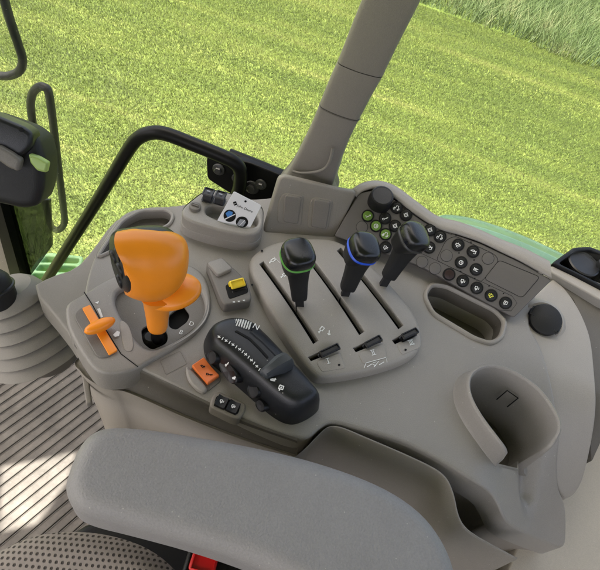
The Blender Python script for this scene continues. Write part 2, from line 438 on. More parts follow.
# simple pictograms, strokes in a unit square
ICON = {
 'hitch': [[(-.8, .1), (-.2, .5), (.3, .5), (.3, .1), (-.2, .1), (-.8, .1)], [(.3, .3), (.8, .3)], [(.8, .6), (.8, -.4), (.3, -.4)]],
 'tractor': [[(-.8, -.1), (-.3, -.1), (-.2, .6), (.4, .6), (.5, 0), (.8, 0), (.8, -.4)], [(-.6, -.2), (-.3, -.5), (-.6, -.8), (-.9, -.5), (-.6, -.2)], [(.5, -.3), (.7, -.5), (.5, -.7), (.3, -.5), (.5, -.3)]],
 'gear': [[(-.5, 0), (-.35, .4), (0, .55), (.35, .4), (.5, 0), (.35, -.4), (0, -.55), (-.35, -.4), (-.5, 0)], [(-.8, 0), (-.5, 0)], [(.5, 0), (.8, 0)], [(0, .55), (0, .85)], [(0, -.2), (0, .2)]],
 'lamp': [[(-.7, -.5), (-.7, .5), (-.1, .3), (-.1, -.3), (-.7, -.5)], [(.1, .3), (.7, .6)], [(.1, 0), (.75, 0)], [(.1, -.3), (.7, -.6)]],
 'check': [[(-.6, 0), (-.2, -.5), (.7, .6)], [(.7, .6), (.35, .55)], [(.7, .6), (.65, .25)]],
 'clock': [[(-.6, 0), (-.4, .45), (0, .6), (.4, .45), (.6, 0), (.4, -.45), (0, -.6), (-.4, -.45), (-.6, 0)], [(0, .3), (0, -.1), (.3, -.1)]],
 'key': [[(-.7, -.4), (-.3, -.7), (0, -.4), (-.3, -.1), (-.7, -.4)], [(-.1, -.3), (.7, .6)], [(.4, .25), (.6, .05)]],
 'bars': [[(-.6, .2), (.6, .2)], [(-.6, -.1), (.2, -.1)], [(-.3, -.4), (.6, -.4)], [(-.6, .45), (-.6, -.5)]],
 'auto': [[(-.7, .3), (.5, .3), (.5, -.2), (-.7, -.2), (-.7, .3)], [(.5, .05), (.8, .05)], [(-.3, -.2), (-.3, -.6), (.3, -.6)], [(-.1, .3), (-.1, .65)]],
 'arrow': [[(0, .7), (0, -.6)], [(-.35, -.2), (0, -.6), (.35, -.2)]],
 'loop': [[(-.3, .8), (.3, .8), (.3, -.1), (-.3, -.1), (-.3, .8)], [(0, -.1), (0, -.7)], [(-.2, -.6), (.2, -.9)]],
 'rabbit': [[(-.7, -.2), (-.1, .2), (.4, .1), (.7, .4)], [(-.6, -.25), (.3, -.2), (.6, -.1)], [(.3, .2), (.5, .6)]],
 'key2': [[(-.5, .5), (.5, .5), (.5, -.3), (-.5, -.3), (-.5, .5)], [(-.2, -.3), (-.2, -.7)], [(.2, .1), (.2, .1), (-.2, .1)]],
 'rotor': [[(-.5, -.3), (-.5, .35), (.1, .5), (.1, -.3), (-.5, -.3)], [(-.3, -.4), (-.1, -.7), (.2, -.4)], [(.3, .1), (.7, .3)], [(.3, -.1), (.7, -.2)]],
}
def icon(kind, fr, x, y, size, hf=None, h0=0, wd=.0011, dirpx=(1, .34), up=.0005):
    if hf is None: hf = lambda u, v: h0
    c = V(fr.uvh(x, y, hf)); d = (V(fr.uvh(x+dirpx[0]*8, y+dirpx[1]*8, hf))-c).normalized(); e = V((-d.y, d.x))
    vv = []; ff = []
    for s in ICON[kind]:
        v, f = stroke([c+d*(a*size)+e*(b*size) for a, b in s], wd, fr, hf, up, px=False)
        k = len(vv); vv += v; ff += [tuple(i+k for i in q) for q in f]
    return vv, ff
def sstep(a, b, x):
    t = max(0, min(1, (x-a)/(b-a))); return t*t*(3-2*t)

# ================================================================== OUTSIDE
GZ = -2.2
o = obj('ground', [(-300, -300, GZ), (300, -300, GZ), (300, 300, GZ), (-300, 300, GZ)], [(0, 1, 2, 3)], M['soil']); o['kind'] = 'structure'
def blades(name, n, x0, x1, y0, y1, hmin, hmax, wd, lean, mt, dens=None):
    x = rng.uniform(x0, x1, n); y = rng.uniform(y0, y1, n)
    if dens is not None:
        k = dens(x, y) > rng.uniform(0, 1, n); x = x[k]; y = y[k]; n = len(x)
    h = rng.uniform(hmin, hmax, n); a = rng.uniform(0, 2*math.pi, n); b = rng.uniform(0, 2*math.pi, n); l = rng.uniform(.2, 1, n)*lean*h
    w = wd*rng.uniform(.6, 1.3, n)
    dx, dy = np.cos(a)*w/2, np.sin(a)*w/2; lx, ly = np.cos(b)*l, np.sin(b)*l
    vs = np.empty((n, 5, 3))
    vs[:, 0] = np.c_[x-dx, y-dy, np.full(n, GZ)]; vs[:, 1] = np.c_[x+dx, y+dy, np.full(n, GZ)]
    vs[:, 2] = np.c_[x-dx*.8+lx*.35, y-dy*.8+ly*.35, GZ+h*.6]; vs[:, 3] = np.c_[x+dx*.8+lx*.35, y+dy*.8+ly*.35, GZ+h*.6]
    vs[:, 4] = np.c_[x+lx, y+ly, GZ+h]
    me = bpy.data.meshes.new(name); me.vertices.add(n*5); me.vertices.foreach_set('co', vs.ravel())
    base = np.arange(n)[:, None]*5; li = np.concatenate([base+np.array([[0, 1, 3, 2]]), base+np.array([[2, 3, 4]])], 1).ravel()
    me.loops.add(n*7); me.loops.foreach_set('vertex_index', li.astype(np.int32))
    ls = (np.arange(n)[:, None]*7+np.array([[0, 4]])).ravel()
    me.polygons.add(n*2); me.polygons.foreach_set('loop_start', ls.astype(np.int32)); 
    me.update(calc_edges=True); me.materials.append(mt); me.validate()
    o = bpy.data.objects.new(name, me); COL.objects.link(o); o['kind'] = 'stuff'; return o
o = blades('lawn_grass', 1150000, -5.4, 4.4, .95, 6.75, .013, .03, .0045, 1.0, M['blade'], lambda x, y: np.where((x > -2.0-.52*y) & (x < 1.4+.42*y), 1.0, 0))
o['label'] = 'short mown green lawn outside the cab window'; o['category'] = 'lawn'
edge = lambda x: 6.72+.06*np.sin(x*2.1)+.04*np.sin(x*5.3)
o = blades('meadow_grass', 150000, -3, 9, 6.6, 12.5, .10, .34, .008, .9, M['tall'], lambda x, y: np.where(y > edge(x), 1.0, 0))
o['label'] = 'tall unmown meadow grass along the far edge of the lawn'; o['category'] = 'grass'

# ================================================================== CAB SHELL
SUN = V((-.32, -.22, .92)).normalized()
FZ = -.5
# floor and ribbed mat
o = obj('floor', [(-1.5, -1.2, FZ-.012), (1.3, -1.2, FZ-.012), (1.3, .68, FZ-.012), (-.50, .66, FZ-.012), (-.50, .48, FZ-.012), (-1.5, .48, FZ-.012)], [(0, 1, 2, 3, 4, 5)], M['groove']); o['kind'] = 'structure'
ma, mb = P(0, 470, FZ), P(90, 402, FZ); rd = (mb-ma).normalized(); rn = V((-rd.y, rd.x, 0)); q = MB()
for k in range(-20, 56):
    c = ma + rn*(k*.0176)
    t1 = min(.42, (.47-c.y)/rd.y); t0 = -.42
    if t1 > t0+.05: q.add(box(c+rd*((t0+t1)/2)+V((0, 0, -.008)), rd, rn, V((0, 0, 1)), (t1-t0)/2, .0080, .008, .0014, 2), M['floor'])
thing(q.build('floor_mat'), 'ribbed grey rubber mat on the cab floor with a sunlit patch', 'floor mat')
# unseen roof shading the console; added opening is shaped to cast the floor sun patch
RZ = 1.0
F0 = [P(x, y, FZ) for x, y in ((-10, 468), (30, 462), (76, 452), (68, 478), (50, 505), (36, 524), (-12, 535))]
hole = [p + SUN*((RZ-FZ)/SUN.z) for p in F0]
v, f = sheet([(-1.75, -1.25), (1.35, -1.25), (1.35, .74), (-1.75, .74)], .05, .01, fr=Frame((0, 0, RZ+.05), (0, 0, 1)), holes=[[(p.x, p.y) for p in hole]], uvmode=True)
v = [V(p) for p in v]
v += [V((-1.75, -1.25, RZ)), V((1.35, -1.25, RZ)), V((1.35, .74, RZ)), V((-1.75, .74, RZ))]
thing(obj('cab_roof', v, f, M['roof']), 'pale cab roof liner, out of view, with an opening added for the floor sun patch', 'roof')

# rear wall beside the console
b = empty('cab_wall', P(590, 540, -.2), 'beige cab wall panel to the right of the console end', 'wall')
pw = [(560, 420), (606, 388), J((.75, .655, -.225)), J((1.29, .655, -.225)), J((1.29, .05, -.225)), (560, 640), (500, 590), (515, 552)]
v, f = sheet(pw, .05, .004, h0=-.225); obj('wall_panel', v, f, M['beige'], b)

box3 = lambda x0, x1, y0, y1, z0, z1: box(V(((x0+x1)/2, (y0+y1)/2, (z0+z1)/2)), V((1, 0, 0)), V((0, 1, 0)), V((0, 0, 1)), (x1-x0)/2, (y1-y0)/2, (z1-z0)/2, .008)
obj('unseen_side_panel', *box3(-.02, 1.3, .665, .70, FZ, -.10), M['dtaupe'], b)  # out of view, added to stop lawn light leaking under the console
obj('unseen_rear_panel', *box3(1.3, 1.34, -1.2, .70, FZ, .30), M['dtaupe'], b)  # this and the next two: out of view, added to cut sky light inside
obj('unseen_door_panel', *box3(-1.0, 1.3, -1.24, -1.2, FZ, .10), M['dtaupe'], b)
obj('unseen_front_panel', *box3(-1.54, -1.5, -1.2, .48, FZ, .0), M['dtaupe'], b)

# ================================================================== CONSOLE
con = empty('control_console', P(300, 350, -.3), 'long grey plastic side console carrying the levers, switches and cup holder', 'console')
chA, chB = V(P(535, 450, -.03).xy), V(P(531, 500, -.07).xy)
def zbase(x, y): return -.17*sstep(.27, .52, x)*sstep(.50, .27, y)
def zdeck(x, y):
    z = zbase(x, y)
    ab = chB-chA; t = max(-.2, min(1, (V((x, y))-chA).dot(ab)/ab.length_squared)); d = (V((x, y))-chA-ab*t).length
    z -= .028*math.exp(-(d/.018)**2)*(1 if t < .8 else 1-(t-.8)*2.5)
    return z
deck_out = [(84, 318), (84, 292), (91, 264), (101, 243), (117, 219), (129, 210), (150, 206), (178, 206), (215, 196), (262, 200), (300, 190), (345, 200), (380, 200),
            (450, 240), (514, 268), (540, 292), (526, 322), (541, 345), (551, 378), (556, 405), (561, 436), (557, 462), (558, 488), (566, 503), (567, 530), (565, 550),
            (545, 542), (525, 533), (508, 524), (502, 514), (498, 504), (490, 491), (470, 479), (448, 465), (425, 452), (400, 440), (360, 429), (332, 421), (320, 428), (310, 438), (298, 439), (250, 421), (211, 403), (175, 385), (140, 368), (100, 350)]
tray_hole = corner([(426, 297), (432, 286), (446, 288), (494, 312), (503, 322), (499, 337), (489, 342), (474, 337), (434, 313)], 5)
cup_rim = cat([(515, 451), (499, 438), (482, 416), (471, 395), (470, 378), (479, 368), (495, 365), (516, 372), (539, 388), (556, 411), (561, 429), (556, 444)], 5, False)
zr = .030
cr = [G.uvh(p.x, p.y, lambda u, v: zr) for p in cup_rim]
cup_hole = [J((p[0], p[1], zdeck(p[0], p[1]))) for p in cr]
poc = corner([(97, 258), (107, 242), (122, 221), (140, 211), (166, 210), (174, 215), (170, 225), (150, 233), (125, 245)], 6)
gate_deck = chk([(112, 302), (117, 286), (150, 276), (192, 275), (207, 292), (208, 315), (195, 331), (172, 345), (151, 353), (135, 345), (120, 322)], 2)
v, f = sheet(chk(deck_out, 2), .05, .004, hf=zdeck, holes=[tray_hole, cup_hole, poc, gate_deck], grid=.007)
deck = obj('deck', v, f, M['grey'], con, sharp=50)
# door-pull pocket rim and liner
q = MB(); pr = [P(p.x, p.y, .001) for p in [V(a) for a in poc]]
q.add(tube(pr+[pr[0]], .0028, 8), M['grey'])
q.add(sheet(corner([(92, 262), (122, 215), (178, 205), (180, 228), (125, 252)], 6), .006, .001, h0=-.018), M['greyd'])
q.build('pocket_rim', con)
# oblong tray
tr = MB(); th = [G.uvh(p[0], p[1], zdeck) for p in tray_hole]
if area(th) < 0: th.reverse()
rim = []
for (ins, h) in ((-.007, -.002), (-.0065, .0025), (-.005, .0045), (-.0025, .005), (-.0005, .0035), (.0005, 0), (.003, -.055)):
    rim.append([V((a[0], a[1], h)) for a in offset(th, ins)])
tr.add(loft(rim, cap=False), M['lgrey'])
obj('tray_rim', tr.v, tr.f, M['lgrey'], con)
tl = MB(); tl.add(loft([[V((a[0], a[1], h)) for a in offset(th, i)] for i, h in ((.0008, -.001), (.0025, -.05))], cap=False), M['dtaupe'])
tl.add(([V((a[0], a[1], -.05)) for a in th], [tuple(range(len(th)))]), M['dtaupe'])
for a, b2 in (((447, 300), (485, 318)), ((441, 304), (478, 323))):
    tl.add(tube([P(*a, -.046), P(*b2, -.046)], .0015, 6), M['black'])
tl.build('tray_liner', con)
# cup holder: an upright C-shaped wall round the deep hole
n = len(cup_rim)
secs = []
for i, p in enumerate(cr):
    a = V(cr[max(0, i-1)]); b2 = V(cr[min(n-1, i+1)]); t = (b2-a).normalized(); out = V((t.y, -t.x))
    ctr = V((sum(c[0] for c in cr)/n, sum(c[1] for c in cr)/n))
    if out.dot(V(p)-ctr) < 0: out = -out
    e = min(1, min(i, n-1-i)/7); hh = zr-.027*(1-math.sqrt(max(0, 1-(1-e)**2)))
    zb = zdeck(p[0], p[1])-.006
    pr = [(-.004, -.10), (-.003, hh-.005), (-.0022, hh-.0016), (-.0003, hh), (.0016, hh-.001), (.0028, hh-.0035), (.0040, max(zb+.012, hh-.012)), (.0065, min(hh-.006, zb+.010)), (.011, zb+.003), (.017, zb)]
    secs.append([V((p[0]+out.x*u, p[1]+out.y*u, z)) for u, z in pr])
v = [x for s in secs for x in s]; k = len(secs[0]); f = [(i*k+j, i*k+j+1, (i+1)*k+j+1, (i+1)*k+j) for i in range(n-1) for j in range(k-1)]
f += [tuple(range(k)), tuple((n-1)*k+j for j in range(k))[::-1]]
cupw = obj('cup_holder', v, f, M['grey'], con, sharp=60)
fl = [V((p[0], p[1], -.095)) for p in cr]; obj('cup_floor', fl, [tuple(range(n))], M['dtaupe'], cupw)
fw = PY  # printed bracket mark on the inner wall
q = MB()
c0 = V(cr[int(n*.66)]); c1 = V(cr[int(n*.66)+3]); cw = V((-(c1-c0).y, (c1-c0).x)).normalized()
if cw.dot(ctr-c0) < 0: cw = -cw
def wp(t, z): 
    p = c0.lerp(c1, t)+cw*.0085; return V((p.x, p.y, z))
q.add(tube([wp(.1, -.034), wp(.1, -.004), wp(.9, -.004), wp(.9, -.034)], .0009, 6), M['void'])
q.build('bracket_mark', cupw)
# outlet panel right of the deck, and darker rear trim
zo = lambda x, y: zbase(x, y)-.007
op = [(553, 279), (553, 279), (554, 279), (566, 289), (577, 305), (586, 323), (592, 342), (595, 375), (597, 400), (595, 425), (589, 457), (581, 487), (568, 500), (557, 490), (555, 462), (557, 436), (551, 405), (543, 378), (530, 345), (512, 320), (512, 316), (512, 316)]
v, f = sheet(chk(op, 2), .03, .003, hf=zo, grid=.012); outp = obj('outlet_panel', v, f, M['lgrey'], con)
rt = [(553, 279), (557, 273), (640, 306), (660, 340), (630, 385), (602, 440), (592, 462), (590, 440), (594, 390), (588, 340), (574, 300)]
v, f = sheet(corner(rt, 3), .02, .002, hf=lambda x, y: zo(x, y)-.012+.012*sstep(.62, .70, y), grid=.02); rear = obj('rear_trim', v, f, M['dtaupe'], con)
v, f = sheet(corner([(551, 272), (552, 262), (640, 300), (640, 316), (603, 301)], 3), .03, .003, h0=.004); obj('ledge', v, f, M['lgrey'], con)
v, f = sheet(corner([(530, 258), (640, 285), (655, 330), (592, 400), (562, 380), (528, 305)], 3), .02, .002, h0=-.034); obj('lower_shell', v, f, M['dtaupe'], con)
# power outlet with cap
oc = P(543, 321, -.004); q = MB(); X3, Y3, Z3 = V((1, 0, 0)), V((0, 1, 0)), V((0, 0, 1))
nn = V((-.1, -.35, .93)).normalized(); a, b2, nn = axes(nn)
q.add(loft([sup(oc+nn*h, a, b2, r, r, 2, 40) for r, h in ((.044, -.018), (.038, -.006), (.033, .000), (.030, .002), (.027, .001))]), M['lgrey'])
boss = q.build('outlet_boss', con)
q = MB(); q.add(loft([sup(oc+nn*h, a, b2, r, r, 2, 40) for r, h in ((.025, 0), (.0255, .008), (.0245, .012), (.022, .0135), (.0, .0138))], cap=False), M['rubber'])
td = (P(552, 305, 0)-P(545, 317, 0)).normalized(); ts = nn.cross(td)
q.add(box(oc+td*.026+nn*.008, td, ts, nn, .008, .0045, .0025, .0015), M['rubber'])
for s in (1, -1): q.add(box(oc+ts*s*.023+nn*.006, td, ts, nn, .010, .005, .005, .002), M['rubber'])
q.build('outlet_cap', con)

# front faces of the console
top = [(74, 345), (84, 356), (97, 370), (118, 374), (138, 370), (175, 388), (211, 406), (250, 424), (297, 441)]
low = [(80, 360), (88, 374), (101, 384), (113, 388), (130, 391), (178, 412), (220, 429), (256, 442), (297, 455)]
rt_ = [P(x, y, -.004) for x, y in top]; rl = [P(x, y, -.048) for x, y in low]
v, f = patch([[p+V((0, .012, .002)) for p in rt_], rt_, [p.lerp(q2, .5)+V((0, .004, 0)) for p, q2 in zip(rt_, rl)], rl, [p+V((0, .02, -.006)) for p in rl]], 5, 4)
obj('front_band', v, f, M['dtaupe'], con)
sk = [p+V((0, -.004, -.002)) for p in rl]
sk = [P(79, 356, -.05)+V((.02, .05, 0)), P(77, 361, -.05), P(81, 373, -.05), P(89, 381, -.05)] + sk[2:]
rows = [[p+V((0, .02, .003)) for p in sk], [p+V((0, .004, .002)) for p in sk], sk]
for k, dz in enumerate((.06, .2, .44)): rows.append([V((p.x+.004*k, p.y+.010*(k+1), p.z-dz)) for p in sk])
v, f = patch(rows, 5, 4); obj('side_skirt', v, f, M['skirt'], con)
# deck end face under the right corner and the wall behind the pocket
fe = [(300, 441), (312, 438), (332, 422), (360, 430), (400, 441), (425, 453), (448, 466), (470, 480), (490, 492), (498, 505), (502, 515), (508, 525), (525, 534), (545, 543), (564, 550)]
rt2 = [G.w(*G.uvh(x, y, zdeck)) for x, y in fe]; rt2 = [V((p.x, p.y, zdeck(p.x, p.y))) for p in rt2]
nr = []
for i, p in enumerate(rt2):
    t = (rt2[min(i+1, len(rt2)-1)]-rt2[max(i-1, 0)]); nr.append(V((-t.y, t.x, 0)).normalized())
inw = lambda k, z: [p+q2*k+V((0, 0, z)) for p, q2 in zip(rt2, nr)]
v, f = patch([inw(.014, -.03), inw(.009, -.045), inw(.009, -.09), inw(.004, -.14), inw(-.02, -.155), inw(-.14, -.155)], 4, 3)
obj('inner_wall', v, f, M['taupe'], con)
# open map pocket: thin outer wall
pe = [(286, 464), (304, 450), (318, 435), (326, 427.5), (338, 427.5), (360, 437), (400, 454), (426, 466), (439, 473.5), (447, 482), (453, 498), (456, 516), (463, 530), (480, 541), (516, 560)]
pz = lambda x: -.002-.06*sstep(450, 515, x)
pp = [P(x, y, pz(x)) for x, y in pe]
pt = [p+V((.0025, .0036, 0)) for p in pp]
pp = chk(pp, 2, False); pt = chk(pt, 2, False)
rows = [[p+V((0, .004, -.2)) for p in pt], [p+V((0, 0, -.0015)) for p in pt], [p.lerp(q2, .35)+V((0, 0, .0002)) for p, q2 in zip(pt, pp)], [q2.lerp(p, .35)+V((0, 0, .0002)) for p, q2 in zip(pt, pp)], [p+V((0, 0, -.0015)) for p in pp],
        [p+V((-.001, -.007, -.10)) for p in pp], [p+V((-.002, -.02, -.34)) for p in pp]]
v, f = patch(rows, 1, 1); obj('map_pocket', v, f, M['taupe'], con)

# ---- selector housing (nose) with the gear gate and the speed slider
zn = lambda x, y: .007
nose = [(66, 318), (67, 304), (82, 294), (111, 277), (140, 268), (180, 262), (203, 273), (211, 295), (209, 314), (197, 331), (178, 345), (150, 361), (138, 368), (119, 373), (97, 371), (81, 352), (70, 332)]
gate_hole = chk([(113, 300), (119, 287), (150, 278), (190, 277), (204, 292), (206, 313), (194, 329), (171, 343), (151, 351), (137, 342), (122, 320)], 2)
v, f = sheet(cat(nose, 4), .045, .005, hf=zn, holes=[gate_hole], hole_depth=.016)
nos = obj('selector_housing', v, f, M['grey'], con)
v, f = sheet(chk([(108, 300), (117, 282), (190, 272), (210, 292), (211, 318), (152, 358), (133, 344)], 2), .003, .001, h0=-.004,
             holes=[corner([(141, 329), (157, 321), (168, 334), (167, 343), (152, 350), (143, 343)], 4), corner([(169, 315), (183, 305), (190, 315), (187, 322), (176, 330), (169, 327)], 3)])
gate = obj('gate_plate', v, f, M['greyd'], nos)
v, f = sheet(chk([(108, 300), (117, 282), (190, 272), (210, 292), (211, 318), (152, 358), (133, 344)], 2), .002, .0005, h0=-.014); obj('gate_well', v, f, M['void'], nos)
for s, x, y in (('B', 181, 332.5), ('D', 191.5, 324)): lettering(s, G, x, y, .009, M['white'], 'gate_letter', nos, h0=-.0038)
q = MB()
q.add(stroke([(84, 292), (93, 306), (106, 330), (121, 354), (138, 367)], .0012, G, zn), M['void'])
for pts in ([(158, 350), (163, 374)], ): pass
q.build('seam', nos)
# speed slider
sf = Frame((0, 0, .007), (0, 0, 1))
v, f = sheet(corner([(73, 315), (82, 306), (92, 310), (117, 351), (108, 357), (97, 357)], 5), .004, .0015, h0=.0095); obj('slider_bed', v, f, M['greyd'], nos)
v, f = sheet(corner([(82, 308), (90, 304.5), (117.5, 350), (109, 355)], 1.2), .003, .0006, h0=.0112); obj('slider_track', v, f, M['orange'], nos)
v, f = sheet(cat([(120, 322), (128, 325), (133, 340), (132, 350), (124, 348)], 4), .002, .0008, h0=.0082); obj('slider_dish', v, f, M['lgrey'], nos)
kc = P(100, 326, .020); kd = (P(114, 320, .02)-P(86, 332, .02)).normalized(); ks = Z3.cross(kd)
q = MB(); q.add(loft([[kc+Z3*h+kd*(p.x*s)+ks*(p.y*s) for p in [V((math.cos(t)*.0195*(1+.0), math.sin(t)*.0078)) for t in [i*math.pi/20 for i in range(40)]]] for h, s in ((-.009, .45), (-.005, .5), (-.003, .92), (0, 1.0), (.003, .97), (.0055, .82), (.007, .5), (.0073, .05))]), M['orange'])
q.build('slider_knob', nos)
obj('symbol', *flat([(97, 309), (100, 308.2), (103, 317), (101, 318)], G, None, h0=.0074), M['white'], nos)
obj('symbol', *flat([(113, 335), (117, 331), (120, 332), (119, 336), (115, 337)], G, None, h0=.0095), M['white'], nos)
obj('symbol', *flat([(95, 303), (99, 301), (98, 304)], G, None, h0=.0074), M['white'], nos)

# ---- lever plate
def zp(x, y):
    c = V(P(335, 305, .022).xy); d = (V((x, y))-c).length
    return .026-.55*d*d
plate = [(246, 262), (262, 246), (288, 238), (330, 237), (352, 247), (388, 280), (415, 311), (423, 332), (422, 350), (404, 361), (368, 371), (325, 378), (313, 375), (290, 342), (262, 296)]
def slot(a, b2, bow=1.2, w=2.6):
    a, b2 = V(a), V(b2); d = (b2-a).normalized(); nq = V((d.y, -d.x)); mid = (a+b2)/2+nq*bow*2
    L, R_ = [], []
    for k in range(9):
        t = k/8; c = a*(1-t)**2+mid*2*t*(1-t)+b2*t*t; L.append(c+nq*w*(1.0+.25*t)); R_.append(c-nq*w*(1.0+.25*t))
    return L+R_[::-1]
SL = [slot((261.5, 262.5), (316, 342)), slot((309, 258), (362, 333)), slot((339, 249), (401, 327))]
TABS = [[(308, 357), (311, 361), (341, 349), (338, 343)], [(353, 348), (356, 352), (383, 341), (380, 335)], [(392, 340), (395, 344), (419, 333), (416, 327)]]
v, f = sheet(chk(plate, 2), .03, .007, hf=zp, holes=SL+[[V(p) for p in t] for t in TABS], grid=.012, hole_depth=.012, hbev=.0009)
# finer hole edges would clamp: the plate keeps a soft rim all round
pl = obj('lever_plate', v, f, M['lgrey'], con, sharp=50)
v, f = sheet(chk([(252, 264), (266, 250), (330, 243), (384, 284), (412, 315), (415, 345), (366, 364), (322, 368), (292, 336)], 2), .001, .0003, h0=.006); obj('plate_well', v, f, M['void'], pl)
for (x0, y0, x1, y1) in ((320, 355, 339, 346), (365, 346, 381, 337.5), (402, 337.5, 417.5, 330)):
    a, b2 = P(x0, y0, .027), P(x1, y1, .029); d = (b2-a); s_ = Z3.cross(d.normalized())
    obj('flow_tab', *box((a+b2)/2+V((0, 0, -.003)), d.normalized(), s_, Z3, d.length/2, .0048, .0055, .002), M['black'], pl)
RP = [[(316, 362), (340, 352), (346, 368), (322, 372)], [(358, 353), (384, 343), (387, 358), (363, 364)], [(397, 345), (420, 334), (421, 347), (402, 355)]]
for r_ in RP:
    v, f = sheet(corner([(x, y) for x, y in r_], 3), .003, .0008, hf=lambda x, y: zp(x, y)+.0002+.0006, grid=0); obj('raised_pad', v, f, M['lgrey'], pl)
for kd_, x, y in (('loop', 272, 261), ('loop', 283.5, 275.5), ('loop', 321, 330)): obj('hitch_symbol', *icon(kd_, G, x, y, .0066, zp, wd=.0016, dirpx=(.8, .6)), M['white'], pl)
obj('arrow_symbol', *icon('arrow', G, 329, 333, .0055, zp, wd=.0016, dirpx=(1, .2)), M['white'], pl)
obj('symbol_line', *stroke([(274, 257), (280, 263)], .0006, G, zp), M['white'], pl)
for x, y in ((339, 365), (405.5, 350), (252, 285), (262, 251)): obj('pin_hole', *flat([(x+1.2*math.cos(t), y+1.1*math.sin(t)) for t in [k*math.pi/5 for k in range(10)]], G, lambda x, y: zp(x, y)+.001), M['void'], pl)
q = MB(); ze = lambda x, y: zp(x, y)+.001
q.add(stroke([(364, 368), (366, 363), (386, 357.5), (387, 362.5)], .0008, G, ze), M['white'])
for pts in ([(367, 367), (372, 364), (376, 366)], [(373, 363), (379, 361), (374, 367)], [(379, 365), (384, 362)]): q.add(stroke(pts, .0009, G, ze), M['white'])
q.build('plate_emblem', pl)
for cnt, x, y in ((1, 328, 361), (2, 373, 352.5), (3, 411, 342.5)):
    q = MB(); zn_ = lambda x, y: zp(x, y)+.0012
    c = V(G.uvh(x, y, zn_)); d = (V(G.uvh(x+8, y-2, zn_))-c).normalized(); e_ = V((-d.y, d.x)); hw = .0012+.0011*cnt
    for i in range(cnt):
        o_ = d*((i-(cnt-1)/2)*.0024); q.add(stroke([c+o_-e_*.0033, c+o_+e_*.0033], .0011, G, zn_, px=False), M['white'])
    for sg in (1, -1): q.add(stroke([c-d*hw+e_*(.0034*sg), c+d*hw+e_*(.0034*sg)], .0009, G, zn_, px=False, up=.0005), M['white'])
    q.build('numeral', pl)

# ---- anthracite throttle pod
pod_o = [(204, 346, .0), (207, 334, .008), (216, 323, .02), (232, 316.5, .026), (252, 318, .028), (268, 331, .028), (292, 359, .026), (312, 386, .02), (319, 402, .008), (316, 412, 0), (303, 421, 0), (289, 424, 0), (272, 416, 0), (245, 393, 0), (220, 371, 0), (207, 359, 0)]
base = [V(p.xy) for p in cat([P(*a) for a in pod_o], 5)]
if area(base) < 0: base.reverse()
PROF = ((-.03, -.002), (0, .004), (.035, .012), (.10, .023), (.18, .032), (.27, .038), (.37, .0415), (.48, .0432), (.6, .044), (.75, .0445))
axA, axB = V(P(229, 347, .01).xy), V(P(292, 399, .005).xy)
def near_axis(p): return axA+(axB-axA)*max(0, min(1, (p-axA).dot(axB-axA)/(axB-axA).length_squared))
secs = []
for t, h in PROF: secs.append([V((q.x, q.y, h)) for q in [p.lerp(near_axis(p), t) for p in base]])
pod = obj('throttle_pod', *loft(secs), M['pod'], con, sharp=60)
PH = .0445
def zpod(u, v):
    p = V((u, v)); q = near_axis(p); d = (p-q).length
    if d < 1e-6: return PH+.0003
    e = (p-q)/d; R_ = .2
    for a, b in zip(base, base[1:]+base[:1]):
        w_ = b-a; den = e.x*w_.y-e.y*w_.x
        if abs(den) < 1e-12: continue
        r = a-q; k = (r.x*w_.y-r.y*w_.x)/den; m_ = (r.x*e.y-r.y*e.x)/den
        if k > 0 and -.001 <= m_ <= 1.001: R_ = min(R_, k)
    t = 1-d/R_
    if t < 0: return 0
    for (i0, h0_), (i1, h1_) in zip(PROF, PROF[1:]):
        if i0 <= t <= i1: return h0_+(h1_-h0_)*(t-i0)/(i1-i0)+.0004
    return PH+.0004
q = MB()
gl_ = [(229, 337), (240, 341), (255, 351), (268, 364), (279, 374)]
obj('throttle_slot', *stroke([(x, y-3) for x, y in [(222, 331), (236, 334), (250, 342), (260, 352), (268, 361)]], .0028, G, zpod, .0006), M['void'], pod)
obj('panel_line', *stroke([(250, 332), (262, 342), (274, 354), (286, 368)], .0008, G, zpod, .0006), M['void'], pod)
for i in range(15):
    t = i/14; x, y = V((219, 337)).lerp(V((262, 373)), t)
    x += 3.5*math.sin(t*math.pi)*.6; y -= 3.0*math.sin(t*math.pi)
    if i % 2 == 0: q.add(stroke([(x-1.3, y-1), (x+1.3, y+1.1)], .0011, G, zpod, .0008), M['white']); q.add(stroke([(x-1.2, y+1.1), (x+1.2, y-1)], .0009, G, zpod, .0008), M['white'])
    else: q.add(stroke([(x+.8, y-1.3), (x-.8, y+1.3)], .0011, G, zpod, .0008), M['white'])
q.add(icon('rabbit', G, 273, 380, .0045, zpod, wd=.0015, up=.0008), M['white'])
q.add(icon('key2', G, 281, 388, .005, zpod, wd=.0015, up=.0008), M['white'])
q.build('pod_print', pod)
# thumb wheel on top
wa = (P(262, 327, PH)-P(232, 318, PH)).normalized(); wc = P(243.5, 331, PH-.0155); wn = Z3
q = MB(); sN = wa; ws = Z3.cross(wa)
for k in range(-7, 8):
    a_ = k*math.radians(9.5); c = wc + wa*(.019*math.sin(a_)) + Z3*(.0155*math.cos(a_)+.001)
    up_ = (wa*math.sin(a_)+Z3*math.cos(a_)).normalized(); al = ws.cross(up_)
    q.add(box(c, al, ws, up_, .00085, .0055, .0016, .0004, 2), M['white'] if k < 3 else M['pod'])
q.add(loft([sup(wc+ws*s_, wa, Z3, .0185, .015, 2, 32) for s_ in (-.006, .006)]), M['pod'])
wh = q.build('thumb_wheel', pod)
lettering('N', G, 256, 327, .011, M['white'], 'neutral_mark', pod, lambda u, v: PH+.0035, dirpx=(1, .5))
